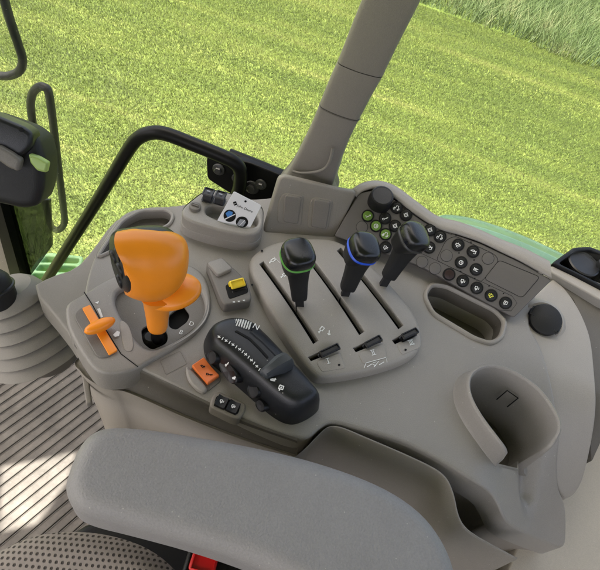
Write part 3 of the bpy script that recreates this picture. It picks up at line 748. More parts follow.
# paddle
pc = P(276, 368, PH+.006); pdx = (P(290, 379, PH)-P(266, 357, PH)).normalized(); pds = Z3.cross(pdx)
q = MB()
def sec_(t, hw, h): 
    c = P(262, 376, PH).lerp(P(289, 362, PH), t); a_ = (P(276, 385, PH)-P(262, 372, PH)).normalized()
    return [c-a_*hw+Z3*0, c-a_*hw*.9+Z3*h*.8, c-a_*hw*.45+Z3*h, c+a_*hw*.45+Z3*h, c+a_*hw*.9+Z3*h*.6, c+a_*hw+Z3*0]
q.add(loft([sec_(0, .004, .004), sec_(.06, .0065, .008), sec_(.3, .0075, .0135), (sec_(.6, .0105, .019)), sec_(.9, .0105, .019), sec_(1, .008, .012)]), M['paddle'])
q.build('paddle', pod, sharp=30)
# flank buttons
def flank(x, y, rx, ry, h, kind=None):
    c = P(x, y, h); nn_ = V((-.62, -.62, .5)).normalized(); a_ = (P(245, 393, 0)-P(215, 366, 0)).normalized(); a_ = (a_-nn_*a_.dot(nn_)).normalized(); b_ = nn_.cross(a_)
    c = c+nn_*.003; qq = MB(); qq.add(loft([sup(c+nn_*z, a_, b_, rx*s_, ry*s_, 2.2, 30) for s_, z in ((1, -.012), (1, .0018), (.93, .0028), (.86, .0024), (.8, .0018), (.0, .0015))], cap=False), M['black'])
    if kind:
        fr = Frame(c+nn_*.003, nn_, a_)
        for k_, xx, yy in kind: qq.add(icon(k_, fr, xx, yy, .0042, None, wd=.0014, dirpx=(1, .3), up=.0003), M['white'])
    return qq.build('pod_button', pod)
flank(215, 357, .0085, .0085, .018)
flank(231, 371, .019, .0095, .017, [('key', 227, 364), ('rabbit', 234, 378)])
flank(256, 390, .0095, .009, .018)
flank(263, 405, .0085, .0065, .010)

# ---- yellow switch box
def lbox(name, outline, hz, mt, parent, bev=.003, depth=.03, r=3): 
    v, f = sheet(corner(outline, r), depth, bev, h0=hz); return obj(name, v, f, mt, parent)
sb = MB()
s0 = [(205, 263), (221, 257), (238, 272), (251, 293), (253, 309), (224, 315), (216, 296)]
bz = .018
sb_o = lbox('switch_box', [(206, 262), (222, 256.5), (248, 281), (252, 297), (250, 301), (225, 305), (221, 300)], bz, M['greyd'], con, .003, .02)
lbox('box_lid', [(207, 262), (222, 257), (233, 268), (218, 275)], bz+.006, M['grey'], sb_o, .002, .007)
lbox('switch_well', [(225, 285), (245, 279), (249, 292), (229, 299)], bz+.001, M['void'], sb_o, .0005, .003)
yc = P(237, 284, bz+.004); ya = (P(246, 281, bz)-P(228, 286, bz)).normalized(); yb = Z3.cross(ya); yn = (Z3*.9-yb*.35).normalized(); yb = yn.cross(ya)
obj('yellow_rocker', *box(yc, ya, yb, yn, .0108, .0062, .005, .002), M['yellow'], sb_o)
obj('black_rocker', *box(yc-yb*.0125-Z3*.003, ya, yb, yn, .0108, .006, .004, .0015), M['black'], sb_o)
q = MB(); [q.add(icon('bars', G, x, y, .0022, None, h0=bz, wd=.0007, dirpx=(1, -.1)), M['white']) for x, y in ((234, 302), (239, 301.5), (244, 300.5))]
q.build('box_print', sb_o)

# ---- rockers beside the pod
v, f = sheet(corner([(190, 367), (202, 356.5), (208, 360), (222, 380), (207, 392), (198, 386)], 4), .004, .0012, h0=.002); rp_ = obj('rocker_frame', v, f, M['greyd'], con)
v, f = sheet(cat([(186, 367), (191, 369), (200, 379), (207, 388), (203, 392), (195, 387), (188, 378)], 4), .008, .003, h0=.006); obj('finger_guard', v, f, M['lgrey'], rp_)
def rocker(name, c, a_, b_, hx, hy, mt, parent, marks=(), h=.004, mk=None):
    n_ = a_.cross(b_); n_ = n_ if n_.z > 0 else -n_
    q = MB(); prof = [(-1, -.003), (-1, h*.95), (-.92, h*1.15), (-.5, h*.9), (0, h*.6), (.5, h*.75), (.92, h*.95), (1, h*.8), (1, -.003)]
    secs = []
    for s_, i_ in ((-1, .0012), (-.92, 0), (.92, 0), (1, .0012)): secs.append([c+b_*(hy*s_)+a_*(hx*u*(1-i_*20))+n_*(z-(i_ if z > 0 else 0)) for u, z in prof])
    q.add(loft(secs), mt)
    fr = Frame(c+n_*(h*.88), n_, a_)
    for (k_, u) in marks:
        p = a_*(hx*u); ico = []
        for s_ in ICON[k_]:
            q.add(stroke([V((hx*u+xx*hy*.5, yy*hy*.5)) for xx, yy in s_], .0011, fr, None, .0004, px=False), mk)
    return q.build(name, parent)
a_ = (P(212, 379, .006)-P(198, 363, .006)).normalized(); b_ = Z3.cross(a_)
rocker('orange_rocker', P(205.5, 372, .003), a_, b_, .0155, .0092, M['orangeb'], rp_, (('rabbit', -.45), ('key', .45)), .0055, M['void'])
fb = [(213, 394), (219, 391), (246, 403), (246, 410), (240, 419), (233, 418), (209, 406)]
v, f = sheet(corner(fb, 4), .02, .003, h0=.003); rb_ = obj('rocker_housing', v, f, M['taupe'], con)
v, f = sheet(corner([(216, 396.5), (219, 395), (241, 404), (238, 414), (234, 414), (214, 404)], 3), .003, .001, h0=.0042); obj('rocker_bezel', v, f, M['void'], rb_)
a_ = (P(238, 409.5, .006)-P(217, 400, .006)).normalized(); b_ = Z3.cross(a_)
for px_, py_, k_ in ((221.5, 402.5, 'rotor'), (233, 407.5, 'rotor')):
    rocker('black_rocker', P(px_, py_, .004), a_, b_, .0068, .0075, M['black'], rb_, ((k_, 0),), .004, M['white'])
obj('blank_outline', *stroke(corner([(160, 361), (180, 351), (187, 364), (166, 375)], 2), .0005, G, zdeck, .0004, closed=True), M['greyd'], con)

# ---- storage bin with two switches and a knob
tz = .036
bin_o = [(181, 213), (184, 206), (193, 199), (202, 192), (214, 189), (232, 193), (258, 203), (264, 209), (264, 220), (262, 230), (252, 236), (228, 232), (205, 226), (187, 220)]
bin_h = corner([(206, 214), (205, 208), (212, 204.5), (232, 207), (256, 214), (259, 220), (257, 226), (247, 228), (225, 223)], 4)
v, f = sheet(chk(bin_o, 2), .042, .004, h0=tz, holes=[bin_h]); sb2 = obj('storage_bin', v, f, M['grey'], con)
bo = [P(x, y, tz) for x, y in bin_o]; bc = sum(bo, V((0, 0, 0)))/len(bo); bo = [bc+(p-bc)*1.022 for p in bo]
v, f = sheet(chk([J((p.x, p.y, .017)) for p in bo], 2), .02, .0015, h0=.017); obj('bin_foot', v, f, M['grey'], sb2)
v, f = sheet(chk(bin_o, 2), .002, .0005, h0=-.0); obj('bin_floor', v, f, M['void'], sb2)
for px_, py_ in ((208, 197), (220, 200)):
    a2, b3 = P(px_-5, py_-1.5, tz+.004), P(px_+5, py_+1.5, tz+.004); d = (b3-a2).normalized()
    obj('push_switch', *box((a2+b3)/2+Z3*.004, d, Z3.cross(d), Z3, .0082, .0085, .008, .002), M['switch'], sb2)
    obj('switch_mark', *box((a2+b3)/2+Z3*.0123, d, Z3.cross(d), Z3, .0026, .001, .0003, .0001, 1), M['greyprint'], sb2)
kk = P(195, 208, tz); obj('bin_knob', *disc(kk, Z3, .0085, .005, .001), M['greyd'], sb2)
obj('knob_grip', *box(kk+Z3*.006, X3, Y3, Z3, .006, .0015, .0015, .0006), M['greyd'], sb2)
# card standing in the bin
c0_, c1_, c2_, c3_ = P(216, 221, .040), P(249, 226.5, .040), P(261, 206, .075), P(233, 192, .075)
cf = plane3(P(218, 222, .034), P(250, 227, .034), P(233, 192.5, .078))
co = [(217, 221), (233.5, 192), (234.5, 191.6), (260.5, 205), (261, 206.5), (249.5, 229), (246, 232)]
cd_ = empty('info_card', cf.pt(235, 225), 'white printed card with two round pictures standing in the storage bin', 'card')
v, f = sheet(corner(co, 1.5), .0008, .0001, fr=cf, seg=1); obj('card_sheet', v, f, M['card'], cd_)
q = MB(); circ = lambda x, y, rx, ry, a0=0, a1=360: [(x+rx*math.cos(math.radians(t)), y+ry*math.sin(math.radians(t))) for t in range(a0, a1+1, 12)]
q.add(flat(circ(229.7, 215.7, 6.2, 6.2), cf, None, .0003), M['void']); q.add(flat(circ(242, 222, 6.2, 5.6), cf, None, .0003), M['void'])
q.add(flat([(225.5, 213), (229, 210.5), (233, 212), (232, 215), (227.5, 217)], cf, None, .0006), M['blueprint'])
q.add(flat([(224.5, 218.6), (235, 213.6), (235.4, 214.4), (225, 219.6)], cf, None, .0007), M['card'])
q.add(flat([(237, 224), (240, 219), (244, 219.5), (246, 222), (243, 226.5), (238, 226)], cf, None, .0006), M['greyprint'])
q.add(stroke([(239, 226), (245, 220)], .0008, cf, None, .0007), M['card'])
q.add(flat(corner([(233, 202), (236, 201), (237.3, 204.8), (234, 205.6)], .6), cf, None, .0003), M['void'])
q.add(stroke([(234.2, 204.4), (235.2, 202.8), (236.2, 203.6)], .0005, cf, None, .0006), M['card'])
q.add(flat(circ(245.5, 201.3, 1.2, 1.1), cf, None, .0003), M['void'])
q.build('print', cd_)
lettering('John Deere', cf, 245, 208.6, .0052, M['void'], 'card_text', cd_, None, dirpx=(1, .42), up=.0003)

# ---- switch panel on the right
pa, pb, pc_ = P(334, 236, .012), P(514, 318, .012), P(358, 192, .062)
pf = plane3(pa, pb, pc_)
pan = [(334, 236), (359, 193), (374, 190), (392, 198), (425, 222), (440, 229), (480, 243), (520, 262), (552, 280), (514, 318), (477, 298), (420, 266)]
v, f = sheet(corner(pan, 3), .03, .002, fr=pf); bp_ = obj('button_panel', v, f, M['panel'], con)
# ridge behind the panel
r1 = [(352, 190), (362, 184), (377, 181.5), (395, 187), (417, 203), (438, 217.5), (459, 223), (480, 231), (500, 240), (525, 250), (550, 263)]
r0 = [(356, 197), (364, 191), (378, 188.5), (392, 196), (412, 212), (437, 228), (458, 234.5), (480, 242), (500, 251.5), (522, 262), (552, 279)]
rows = [[pf.pt(x, y, -.006) for x, y in r0], [pf.pt(x, y, .0015) for x, y in r0], [pf.pt(x, y, .0032).lerp(pf.pt(x2, y2, .002), .4) for (x, y), (x2, y2) in zip(r0, r1)],
        [pf.pt(x2, y2, -.005) for x2, y2 in r1], [pf.pt(x2, y2, -.006)+V((0, .004, -.012)) for x2, y2 in r1], [pf.pt(x2, y2, 0)+V((0, .014, -.12)) for x2, y2 in r1]]
v, f = patch(rows, 5, 4); obj('panel_ridge', v, f, M['lgrey'], con)
BT = [(396.7, 207.7, 'k', 'tractor'), (406, 215, 'k', 'gear'), (367.7, 216, 'g', 'check'), (385, 218.3, 'k', 'key'), (376, 226, 'g', 'clock'), (395, 226, 'k', 'gear'), (385.5, 234.3, 'g', 'tractor'),
      (362, 227, 'b', None), (385.5, 247.5, 'k', 'rotor'), (430, 230, 'k', 'gear'), (440, 236.7, 'k', 'tractor'), (429, 247.5, 'k', 'hitch'), (458, 245, 'k', 'auto'), (473, 251.7, 'k', 'hitch'), (488, 258.5, 'b', None),
      (446.5, 255.7, 'b', None), (461, 262.5, 'k', 'clock'), (476, 269.5, 'k', 'bars'), (422, 262, 'b', None), (435, 268.5, 'b', None), (449, 274.5, 'r', None), (462.7, 281, 'k', 'rotor'), (476.7, 288, 'k', 'rotor'), (491, 295.5, 'y', 'auto'), (505.5, 303, 'k', 'key2')]
for x, y, k_, ic in BT:
    q = MB(); c = pf.pt(x, y, 0); col = {'k': M['black'], 'g': M['gbutton'], 'b': M['panel'], 'r': M['redk'], 'y': M['black']}[k_]
    if k_ == 'b':
        q.add(disc(c, pf.n, .0092, .0004, .0002), M['void']); q.add(disc(c+pf.n*.0003, pf.n, .0087, .0006, .0003), col)
    else:
        a_, b_, n_ = axes(pf.n)
        q.add(loft([sup(c+n_*h, a_, b_, r_, r_, 2, 30) for r_, h in ((.0096, -.001), (.0096, .0012), (.0088, .0024), (.0078, .0024), (.0074, .0019), (.0001, .0021))]), M['black'])
        q.add(disc(c+n_*.0016, n_, .0074, .0012, .0004), col)
    if ic: q.add(icon(ic, pf, x, y, .0052, lambda u, v: .0029, wd=.0011, dirpx=(1, .45), up=.0003), M['yprint'] if k_ == 'y' else M['white'])
    if k_ != 'b' and x > 452: q.add(disc(pf.pt(x-2, y-9.5, 0), pf.n, .0011, .0004, .0002, 10), M['void'])
    q.build({'b': 'blank_button'}.get(k_, 'round_button'), bp_, label={'g': 'green round button', 'y': 'black round button with yellow symbol', 'r': 'dark unmarked round button'}.get(k_))
v, f = sheet(corner([(499, 260), (540, 277), (522, 298), (484, 279)], 4), .003, .0006, fr=pf, h0=.0004); obj('blank_cover', v, f, M['panel'], bp_)
obj('cover_gap', *stroke(corner([(499, 260), (540, 277), (522, 298), (484, 279)], 4), .0007, pf, None, .0007, closed=True), M['void'], bp_)
q = MB()
q.add(stroke(corner([(446, 240), (455, 236), (494, 254), (499, 260), (484, 279), (480, 282), (436, 260)], 4), .0006, pf, None, .0004, closed=True), M['void'])
q.add(stroke([(404, 244), (412, 249), (512, 296), (517, 303), (511, 311), (500, 310)], .0005, pf, None, .0004), M['void'])
q.add(stroke([(388, 203), (392, 200), (424, 222), (452, 235)], .0005, pf, None, .0004), M['void'])
q.build('panel_line', bp_)
kn = pf.pt(380, 201, 0); ax_ = (V((.02, -.1, 1))).normalized(); ax_ = (pf.n*.4+V((0, 0, 1))*.6).normalized(); a_, b_, ax_ = axes(ax_)
obj('dial', *loft([sup(kn+ax_*h, a_, b_, r_, r_, 2, 40) for r_, h in ((.0190, -.004), (.0180, .014), (.0168, .0165), (.0150, .0172), (.0145, .0166), (.0, .0168))], cap=False), M['black'], bp_)

# ---- pillar foot with two blanking plates, and the pillar
bfA, bfB, bfC = P(263, 232, -.0), P(336, 237, -.0), P(279, 178, .078)
bf = plane3(bfA, bfB, bfC)
pil = empty('cab_pillar', P(310, 190, .05), 'slanting taupe cab pillar rising from the back of the console', 'pillar')
v, f = sheet(corner([(263, 233), (279, 178), (285, 176), (343, 190), (358, 192), (334, 240)], 5), .012, .004, fr=bf); foot = obj('pillar_foot', v, f, M['taupe'], pil)
for o4 in ([(284, 193), (304, 196), (301, 227), (277, 223), (279, 200)], [(313, 197), (333, 200), (328, 231), (307, 228), (310, 203)]):
    v, f = sheet(corner(o4, 4), .004, .0015, fr=bf, h0=.0015); obj('blanking_surround', v, f, M['taupe'], pil)
for o4 in ([(285, 195), (302, 197.5), (298, 225), (283, 222)], [(314, 199), (331, 202), (326, 230), (311, 227)]):
    v, f = sheet(corner(o4, 3), .005, .002, fr=bf, h0=.004); obj('blanking_plate', v, f, M['pillar'], pil)
py_ = .645
pl_ = [(277, 184), (285, 175), (291, 166), (299, 151), (310, 128), (320, 103), (329, 81), (338, 61), (350, 30), (362, 0), (380, -45), (402, -100)]
pr_ = [(335, 195), (332, 187), (334, 182), (341, 160), (350, 138), (360, 118), (371, 97), (383, 76), (399, 43), (421, 0), (443, -45), (470, -100)]
rows = []
for (a2, b3) in zip(pl_, pr_):
    A = PY(a2[0], a2[1], py_+.012); B = PY(b3[0], b3[1], py_+.012); d = B-A; w_ = d.length
    rows.append([A+V((.008, .05, 0)), A+V((0, .03, 0)), A+V((0, .004, 0)), A+d*.035+V((0, -.004, 0)), A+d*.16+V((0, -.0075, 0)), A+d*.5+V((0, -.0095, 0)), A+d*.84+V((0, -.0075, 0)), A+d*.965+V((0, -.004, 0)), B+V((0, .004, 0)), B+V((0, .03, 0)), B+V((-.008, .05, 0))])
def prow(i0, i1): 
    v, f = patch(rows[i0:i1+1], 4, 4); return v, f
vq, fq = patch([[p+V((0, .004, 0)) for p in r] for r in rows], 4, 3); obj('pillar_core', vq, fq, M['dtaupe'], pil)
obj('pillar_base_trim', *prow(0, 5), M['pillar'], pil)
v, f = prow(5, 7); obj('pillar_middle_trim', [p+V((0, -.0015, 0)) for p in v], f, M['pillar'], pil)
v, f = prow(7, 11); obj('pillar_upper_trim', [p+V((0, -.0004, .0003)) for p in v], f, M['pillar'], pil)
q = MB()
s5 = [p+V((0, -.0016, -.002)) for p in cat(rows[5][2:9], 4, False)]; q.add(tube(s5, .0010, 6), M['dtaupe'])
q.build('pillar_seam', pil)
cr_ = [PY(x, y, py_-.004) for x, y in ((333, 148), (330, 160), (325, 168), (315, 172), (300, 173), (292, 171))]
obj('moulded_crease', *tube(cat(cr_, 4, False), .0022, 8), M['pillar'], pil)

# ---- left side: trim below the nose, window posts, glass
v, f = sheet(chk([(30, 287), (50, 276), (76, 268), (92, 250), (112, 222), (125, 215), (140, 300), (95, 352), (80, 352), (62, 324)], 1), .05, .004, h0=-.05); obj('front_trim', v, f, M['rubgrey'], con)
v, f = sheet(corner([(82, 377), (88, 375), (92, 402), (86, 404)], 2), .012, .002, h0=-.075); obj('skirt_clip', v, f, M['taupe'], con)

wy = .72
win = empty('side_window', V((-.2, wy, .2)), 'large clear side window pane behind the console', 'window')
v = [V((-.9, wy, -.55)), V((1.2, wy, -.5)), V((1.2, wy, 1.0)), V((-1.4, wy, 1.0)), V((-1.4, wy, -.5))]
obj('pane', v+[p+V((0, .005, 0)) for p in v], [(0, 1, 2, 3, 4), (5, 9, 8, 7, 6), (0, 5, 6, 1), (1, 6, 7, 2), (2, 7, 8, 3), (3, 8, 9, 4), (4, 9, 5, 0)], M['glass'], win)
fp = [PY(x, y, wy-.01) for x, y in ((229, 154.5), (255, 164.5), (290, 179))]
obj('lower_frame', *tube(fp, .011, 10), M['metal'], win)

# left door post with tinted lower pane
dp = empty('door_post', P(20, 270, -.05), 'black door post edge with beige trim at the left', 'post')
yp = .55
A = [PY(-68, -8, yp), PY(-60, -6, yp), PY(36, 329, yp), PY(25, 329, yp)]
obj('post_frame', *loft([[p+V((0, k, 0)) for p in A] for k in (0, .03)]), M['metal'], dp)
A = [PY(-100, -8, yp+.004), PY(-66, -6, yp+.004), PY(29, 329, yp+.004), PY(-8, 329, yp+.004)]
obj('post_trim', *loft([[p+V((0, k, 0)) for p in A] for k in (0, .03)]), M['taupe'], dp)
A = [PY(4, 200, yp+.02), PY(50, 200, yp+.02), PY(52, 246, yp+.02), PY(26, 282, yp+.02)]
obj('tinted_pane', *loft([[p+V((0, k, 0)) for p in A] for k in (0, .004)]), M['tint'], dp)

# ---- green step outside
sp = empty('access_step', P(55, 268, -.62), 'bright green slotted access step outside below the window', 'step')
so = corner([(22, 283), (38, 258), (48, 252), (84, 256), (80, 268), (60, 290)], 4)
holes = [corner(h, 2.2) for h in ([(40, 262), (46, 256), (58, 257), (56, 262)], [(61, 257), (80, 258.5), (78, 263), (60, 262.5)], [(35, 270), (40, 264.5), (55, 265), (52, 271)], [(58, 265.5), (77, 266), (74, 272), (55, 271.5)], [(29, 279), (33, 273), (51, 273.5), (47, 280)])]
v, f = sheet(so, .03, .004, h0=-.62, holes=holes); obj('step_plate', v, f, M['step'], sp)

# ---- green rear fender beyond the glass
fd = empty('rear_fender', P(500, 235, -.25), 'rear fender in haze-paled green seen through the glass behind the button panel', 'fender')
fe_ = [(425, 222), (445, 217), (470, 220), (500, 229), (530, 241), (562, 256), (600, 274), (650, 300)]
fb_ = [(425, 235), (445, 240), (470, 250), (500, 262), (530, 275), (562, 290), (600, 310), (650, 335)]
rows = [[P(x, y+0, -.24) for x, y in fe_], [P(x, y+3.5, -.215) for x, y in fe_], [P(x, y+8, -.21) for x, y in fe_], [P(x, y, -.22) for x, y in fb_], [P(x, y+20, -.3) for x, y in fb_]]
rows.insert(0, [p+V((0, .012, -.05)) for p in rows[0]]); rows.insert(0, [p+V((0, .02, -.35)) for p in rows[0]])
v, f = patch(rows, 4, 4); obj('fender_skin', v, f, M['fender'], fd)
obj('fender_lip', *tube(cat([P(x, y+1, -.236) for x, y in fe_], 4, False), .008, 8), M['fender'], fd)

# ---- black bin with round lidded cup at the right edge
bx = empty('rear_bin', P(585, 265, .0), 'black open bin with a round lid at the right edge', 'bin')
v, f = sheet(corner([(552, 263), (574, 247), (590, 246), (640, 265), (640, 310), (600, 287), (575, 274)], 3), .05, .003, h0=.010, holes=[corner([(559, 263), (576, 251), (590, 250), (636, 270), (636, 302), (600, 283)], 3)]); obj('bin_shell', v, f, M['metal'], bx)
v, f = sheet(corner([(552, 263), (574, 247), (640, 265), (640, 310)], 3), .004, .001, h0=-.03); obj('bin_base', v, f, M['void'], bx)
lc = P(579, 268, -.01); a_, b_, n_ = X3, Y3, Z3
obj('round_lid', *loft([sup(lc+n_*h, a_, b_, r_, r_, 2, 40) for r_, h in ((.026, -.02), (.026, .008), (.0285, .009), (.0285, .014), (.026, .0155), (.025, .013), (.0, .012))], cap=False), M['black'], bx)
obj('knob', *loft([sup(P(602, 268, .0)+n_*h, a_, b_, r_, r_, 2, 24) for r_, h in ((.012, -.02), (.014, .0), (.013, .012), (.006, .018), (0, .019))], cap=False), M['rubber'], bx)

# ================================================================== THINGS ON AND ROUND THE CONSOLE
# ---- joystick
JB = P(156, 338, -.004); jx = V((.92, .39, 0)).normalized(); jy = V((-jx.y, jx.x, 0))
joy = empty('joystick', JB, 'big orange gear joystick with black thumb-button face on the console nose', 'joystick')
def jp(u, v_, z): return JB + jx*u + jy*v_ + Z3*z
JZ = .050
def jsec(u, b_, z0, z1, dv=0, e=2.5, tilt=0, ky=0, cv=0): 
    z0 += JZ; z1 += JZ
    return [jp(u+tilt*p.z-ky*p.y+cv*(1-(2*p.z/(z1-z0))**2), dv+p.y, (z0+z1)/2+p.z) for p in sup(V((0, 0, 0)), V((0, 1, 0)), V((0, 0, 1)), b_, (z1-z0)/2, e, 40)]
def smooth_secs(S, n=5):
    return [list(c) for c in zip(*[cat([s[i] for s in S], n, False) for i in range(len(S[0]))])]
head = [jsec(-.0352, .0240, .066, .147, -.002, 2.5, -.06, .02, .012), jsec(-.028, .0270, .059, .1475, -.001, 2.35, -.06, .04, .009), jsec(-.016, .0305, .052, .1475, .001, 2.15, -.04, .08, .003), jsec(.000, .0320, .050, .146, .002, 2.05, .05), jsec(.015, .0305, .055, .141, .003, 2.05, .12), jsec(.026, .0255, .066, .132, .004, 2.05, .16), jsec(.0325, .016, .080, .118, .005, 2.1, .14), jsec(.0350, .002, .096, .102, .005, 2)]
obj('grip', *loft(smooth_secs(head)), M['orange'], joy, sharp=70)
blk = [jsec(-.0385, .015, .082, .128, -.001, 2.3, .05, .42), jsec(-.0373, .0225, .074, .137, -.001, 2.4, .05, .42), jsec(-.0325, .0260, .070, .1425, .000, 2.5, .04, .40), jsec(-.0265, .0265, .070, .1435, .002, 2.5, .02, .35), jsec(-.020, .0265, .073, .144, .004, 2.4, -.02, .2), jsec(-.008, .0265, .080, .1440, .0065, 2.4, -.03, .1), jsec(.008, .0255, .087, .1415, .0085, 2.4), jsec(.020, .02, .10, .133, .010, 2.2), jsec(.027, .006, .11, .122, .010, 2)]
fc = obj('button_face', *loft(smooth_secs(blk)), M['pod'], joy, sharp=70)
for dv, z, r_ in ((-.004, .127, .0075), (-.010, .108, .0085), (.008, .106, .0085), (-.008, .087, .0075)):
    z -= .006; z += .004; c = jp(-.0374+.05*(z-.105)-.42*(dv+.001), dv, z+JZ); nn_ = (-jx*1.0-jy*.45+Z3*-.08).normalized()
    obj('thumb_button', *loft([sup(c+nn_*h, *axes(nn_)[:2], r_*s_, r_*s_*1.15, 2.2, 24) for s_, h in ((1.05, -.004), (1.02, .0012), (.94, .0024), (.8, .0026), (.5, .0019), (0.01, .0016))]), M['black'], fc)
fin = [[jp(.019+math.cos(t)*.033*s_, .004+math.sin(t)*.025*s_, h+.25*math.cos(t)*.033*s_) for t in [k*math.pi/20 for k in range(40)]] for s_, h in ((.5, .088), (.9, .093), (1.0, .096), (.99, .100), (.9, .105), (.4, .110))]
obj('palm_rest', *loft(fin), M['orange'], joy, sharp=60)
obj('collar', *loft([sup(jp(.002, 0, z), jx, jy, r_, r_, 2.3, 28) for r_, z in ((.0095, .026), (.0118, .028), (.0125, .032), (.0136, .055), (.0160, .090), (.02, .104))]), M['orange'], joy)
obj('shaft', *loft([sup(jp(.001, 0, z), jx, jy, r_, r_, 2, 20) for r_, z in ((.011, -.03), (.0085, -.012), (.0075, 0), (.0075, .030))]), M['metal'], joy)
q = MB(); q.add(loft([sup(jp(-.005, .002, z), jx, jy, r_, r_*.8, 2.2, 24) for r_, z in ((.019, -.012), (.017, -.008), (.012, -.003), (.009, .001))]), M['rubber']); q.build('boot', joy)

# ---- three hydraulic levers
def lever(base, head, ring, label, tilt, rot=0, yaw=(1, .30)):
    b0 = P(base[0], base[1], .012); h0 = P(head[0], head[1], .118); d = (h0-b0).normalized()
    t = empty('hydraulic_lever', b0, label, 'lever', 'hydraulic levers in the slotted plate')
    hx = V((yaw[0], yaw[1], 0)); hx = (hx-d*hx.dot(d)).normalized(); hy = d.cross(hx)
    L = (h0-b0).length
    obj('shaft', *box(b0+d*L*.16, hx, hy, d, .0072, .0045, L*.22, .0015), M['rubber'], t)
    S = smooth_secs([sup(b0+d*L*k, hx, hy, a_, b_, e, 36) for k, a_, b_, e in ((.24, .0092, .0072, 4), (.26, .0106, .0086, 4), (.45, .0120, .0102, 3.5), (.60, .0140, .0124, 3.0), (.72, .0165, .0152, 2.8), (.81, .0192, .0185, 2.6))], 3)
    obj('boot', *loft(S), M['rubber'], t)
    # knob: a soft square head leaning to the driver
    n_ = (d + V((.28, -.22, 0))).normalized(); c = b0+d*L*.86; KS = 1.03
    kx = (hx-n_*hx.dot(n_)).normalized(); kx = (kx*math.cos(rot)+n_.cross(kx)*math.sin(rot)); ky = n_.cross(kx)
    S = [sup(c+n_*(h*KS), kx, ky, a_*KS, b_*KS, e, 48) for h, a_, b_, e in ((-.022, .0155, .0145, 3), (-.012, .0180, .0175, 3), (-.003, .0200, .0202, 2.6))]
    obj('knob_underside', *loft(S), M['black'], t)
    S = [sup(c+n_*(h*KS), kx, ky, a_*KS, b_*KS, e, 48) for h, a_, b_, e in ((-.0032, .0205, .0208, 2.6), (-.001, .0214, .0217, 2.6), (.0012, .0205, .0208, 2.6))]
    obj('ring', *loft(S), M[ring], t)
    S = [sup(c+n_*(h*KS), kx, ky, a_*KS, b_*KS, e, 48) for h, a_, b_, e in ((.0005, .0200, .0206, 2.8), (.007, .0200, .0212, 2.9), (.0125, .0188, .0203, 2.9), (.0160, .0160, .0178, 2.8), (.0178, .0118, .0136, 2.7), (.0185, .006, .0072, 2.5), (.0187, .0005, .0005, 2))]
    obj('knob_cap', *loft(smooth_secs(S, 4)), M['gloss'], t)
    return t
lever((300, 312), (297, 247.5), 'gring', 'black hydraulic lever with a thin green ring round its glossy knob', 0, .25)
lever((342, 302), (366, 241), 'bring', 'black hydraulic lever with a bright blue ring round its glossy knob', 0, .2)
lever((380, 290), (417, 230), 'kring', 'black hydraulic lever with a grey ring, nearest the round switches', .0, .3)

# ---- armrest
ar = empty('armrest', P(250, 500, -.05), 'long grey padded armrest with a rounded front end along the console', 'armrest')
ao = [(62, 486), (66, 468), (77, 441), (90, 427), (110, 421), (150, 424), (200, 432), (250, 441), (300, 452), (352, 468), (396, 487), (429, 511), (450, 540), (461, 568), (466, 600), (458, 640), (400, 650), (330, 602), (270, 568), (200, 543), (130, 524), (88, 514), (71, 505)]
az = lambda x, y: .040
v, f = sheet(chk(ao, 2), .055, .022, hf=lambda x, y: .04, seg=8); obj('pad', v, f, M['arm'], ar, sharp=60)

# ---- seat cushion and buckle
se = empty('driver_seat', P(60, 580, -.12), 'driver seat cushion in dotted grey fabric at the lower left corner', 'seat')
so_ = [(-40, 560), (-10, 548), (20, 533), (50, 526), (90, 526), (130, 535), (160, 550), (185, 575), (215, 640), (100, 700), (-60, 680)]
v, f = sheet(chk(so_, 2), .10, .035, hf=lambda x, y: -.10, seg=8); obj('cushion', v, f, M['seat'], se, sharp=70)
v, f = sheet(chk([(60, 540), (100, 515), (180, 520), (260, 555), (300, 640), (100, 640)], 2), .10, .01, h0=-.22); obj('seat_base', v, f, M['rubber'], se)
obj('unseen_backrest', *box(V((.34, -.30, .18)), V((.98, 0, .17)).normalized(), V((0, 1, 0)), V((-.17, 0, .98)).normalized(), .06, .25, .34, .05, 6), M['seat'], se)  # out of view, added to block sky light from the left and rear
bk = empty('belt_buckle', P(210, 565, -.06), 'black seat belt buckle with a red release button', 'buckle')
a_ = (P(240, 572, -.05)-P(185, 556, -.05)).normalized(); b_ = Z3.cross(a_)
obj('housing', *box(P(214, 575, -.06), a_, b_, Z3, .035, .026, .012, .004), M['black'], bk)
obj('release_button', *box(P(204, 562, -.046), a_, b_, (Z3-b_*.3).normalized(), .0145, .011, .006, .003), M['red'], bk)

# ---- steering-side gaiter at the left edge
ga = empty('lever_gaiter', P(45, 360, -.25), 'grey ribbed rubber gaiter with a black knob at the left edge', 'gaiter')
gB, gT = P(38, 346, -.18), P(4, 287, -.075); gd = (gT-gB); gl2 = gd.length; a_, b_, d_ = axes(gd)
S = []
for k in range(6):
    t0 = k/6; t1 = (k+1)/6; r0_ = .069-.029*t0; r1_ = .069-.029*t1
    w_ = d_.cross(a_)
    S += [sup(gB+gd*(t0-.015), a_, b_, r0_*.84, r0_*.78, 2.2, 40), sup(gB+gd*(t0-.03), a_, b_, r0_*1.09, r0_*1.02, 2.2, 40), sup(gB+gd*(t0-.012), a_, b_, r0_*1.12, r0_*1.05, 2.2, 40), sup(gB+gd*(t0+.07), a_, b_, r0_*1.01, r0_*.94, 2.2, 40), sup(gB+gd*(t1-.02), a_, b_, r1_*.90, r1_*.84, 2.2, 40)]
obj('bellows', *loft(S), M['rubgrey'], ga, sharp=35)
gE = P(60, 366, -.30)
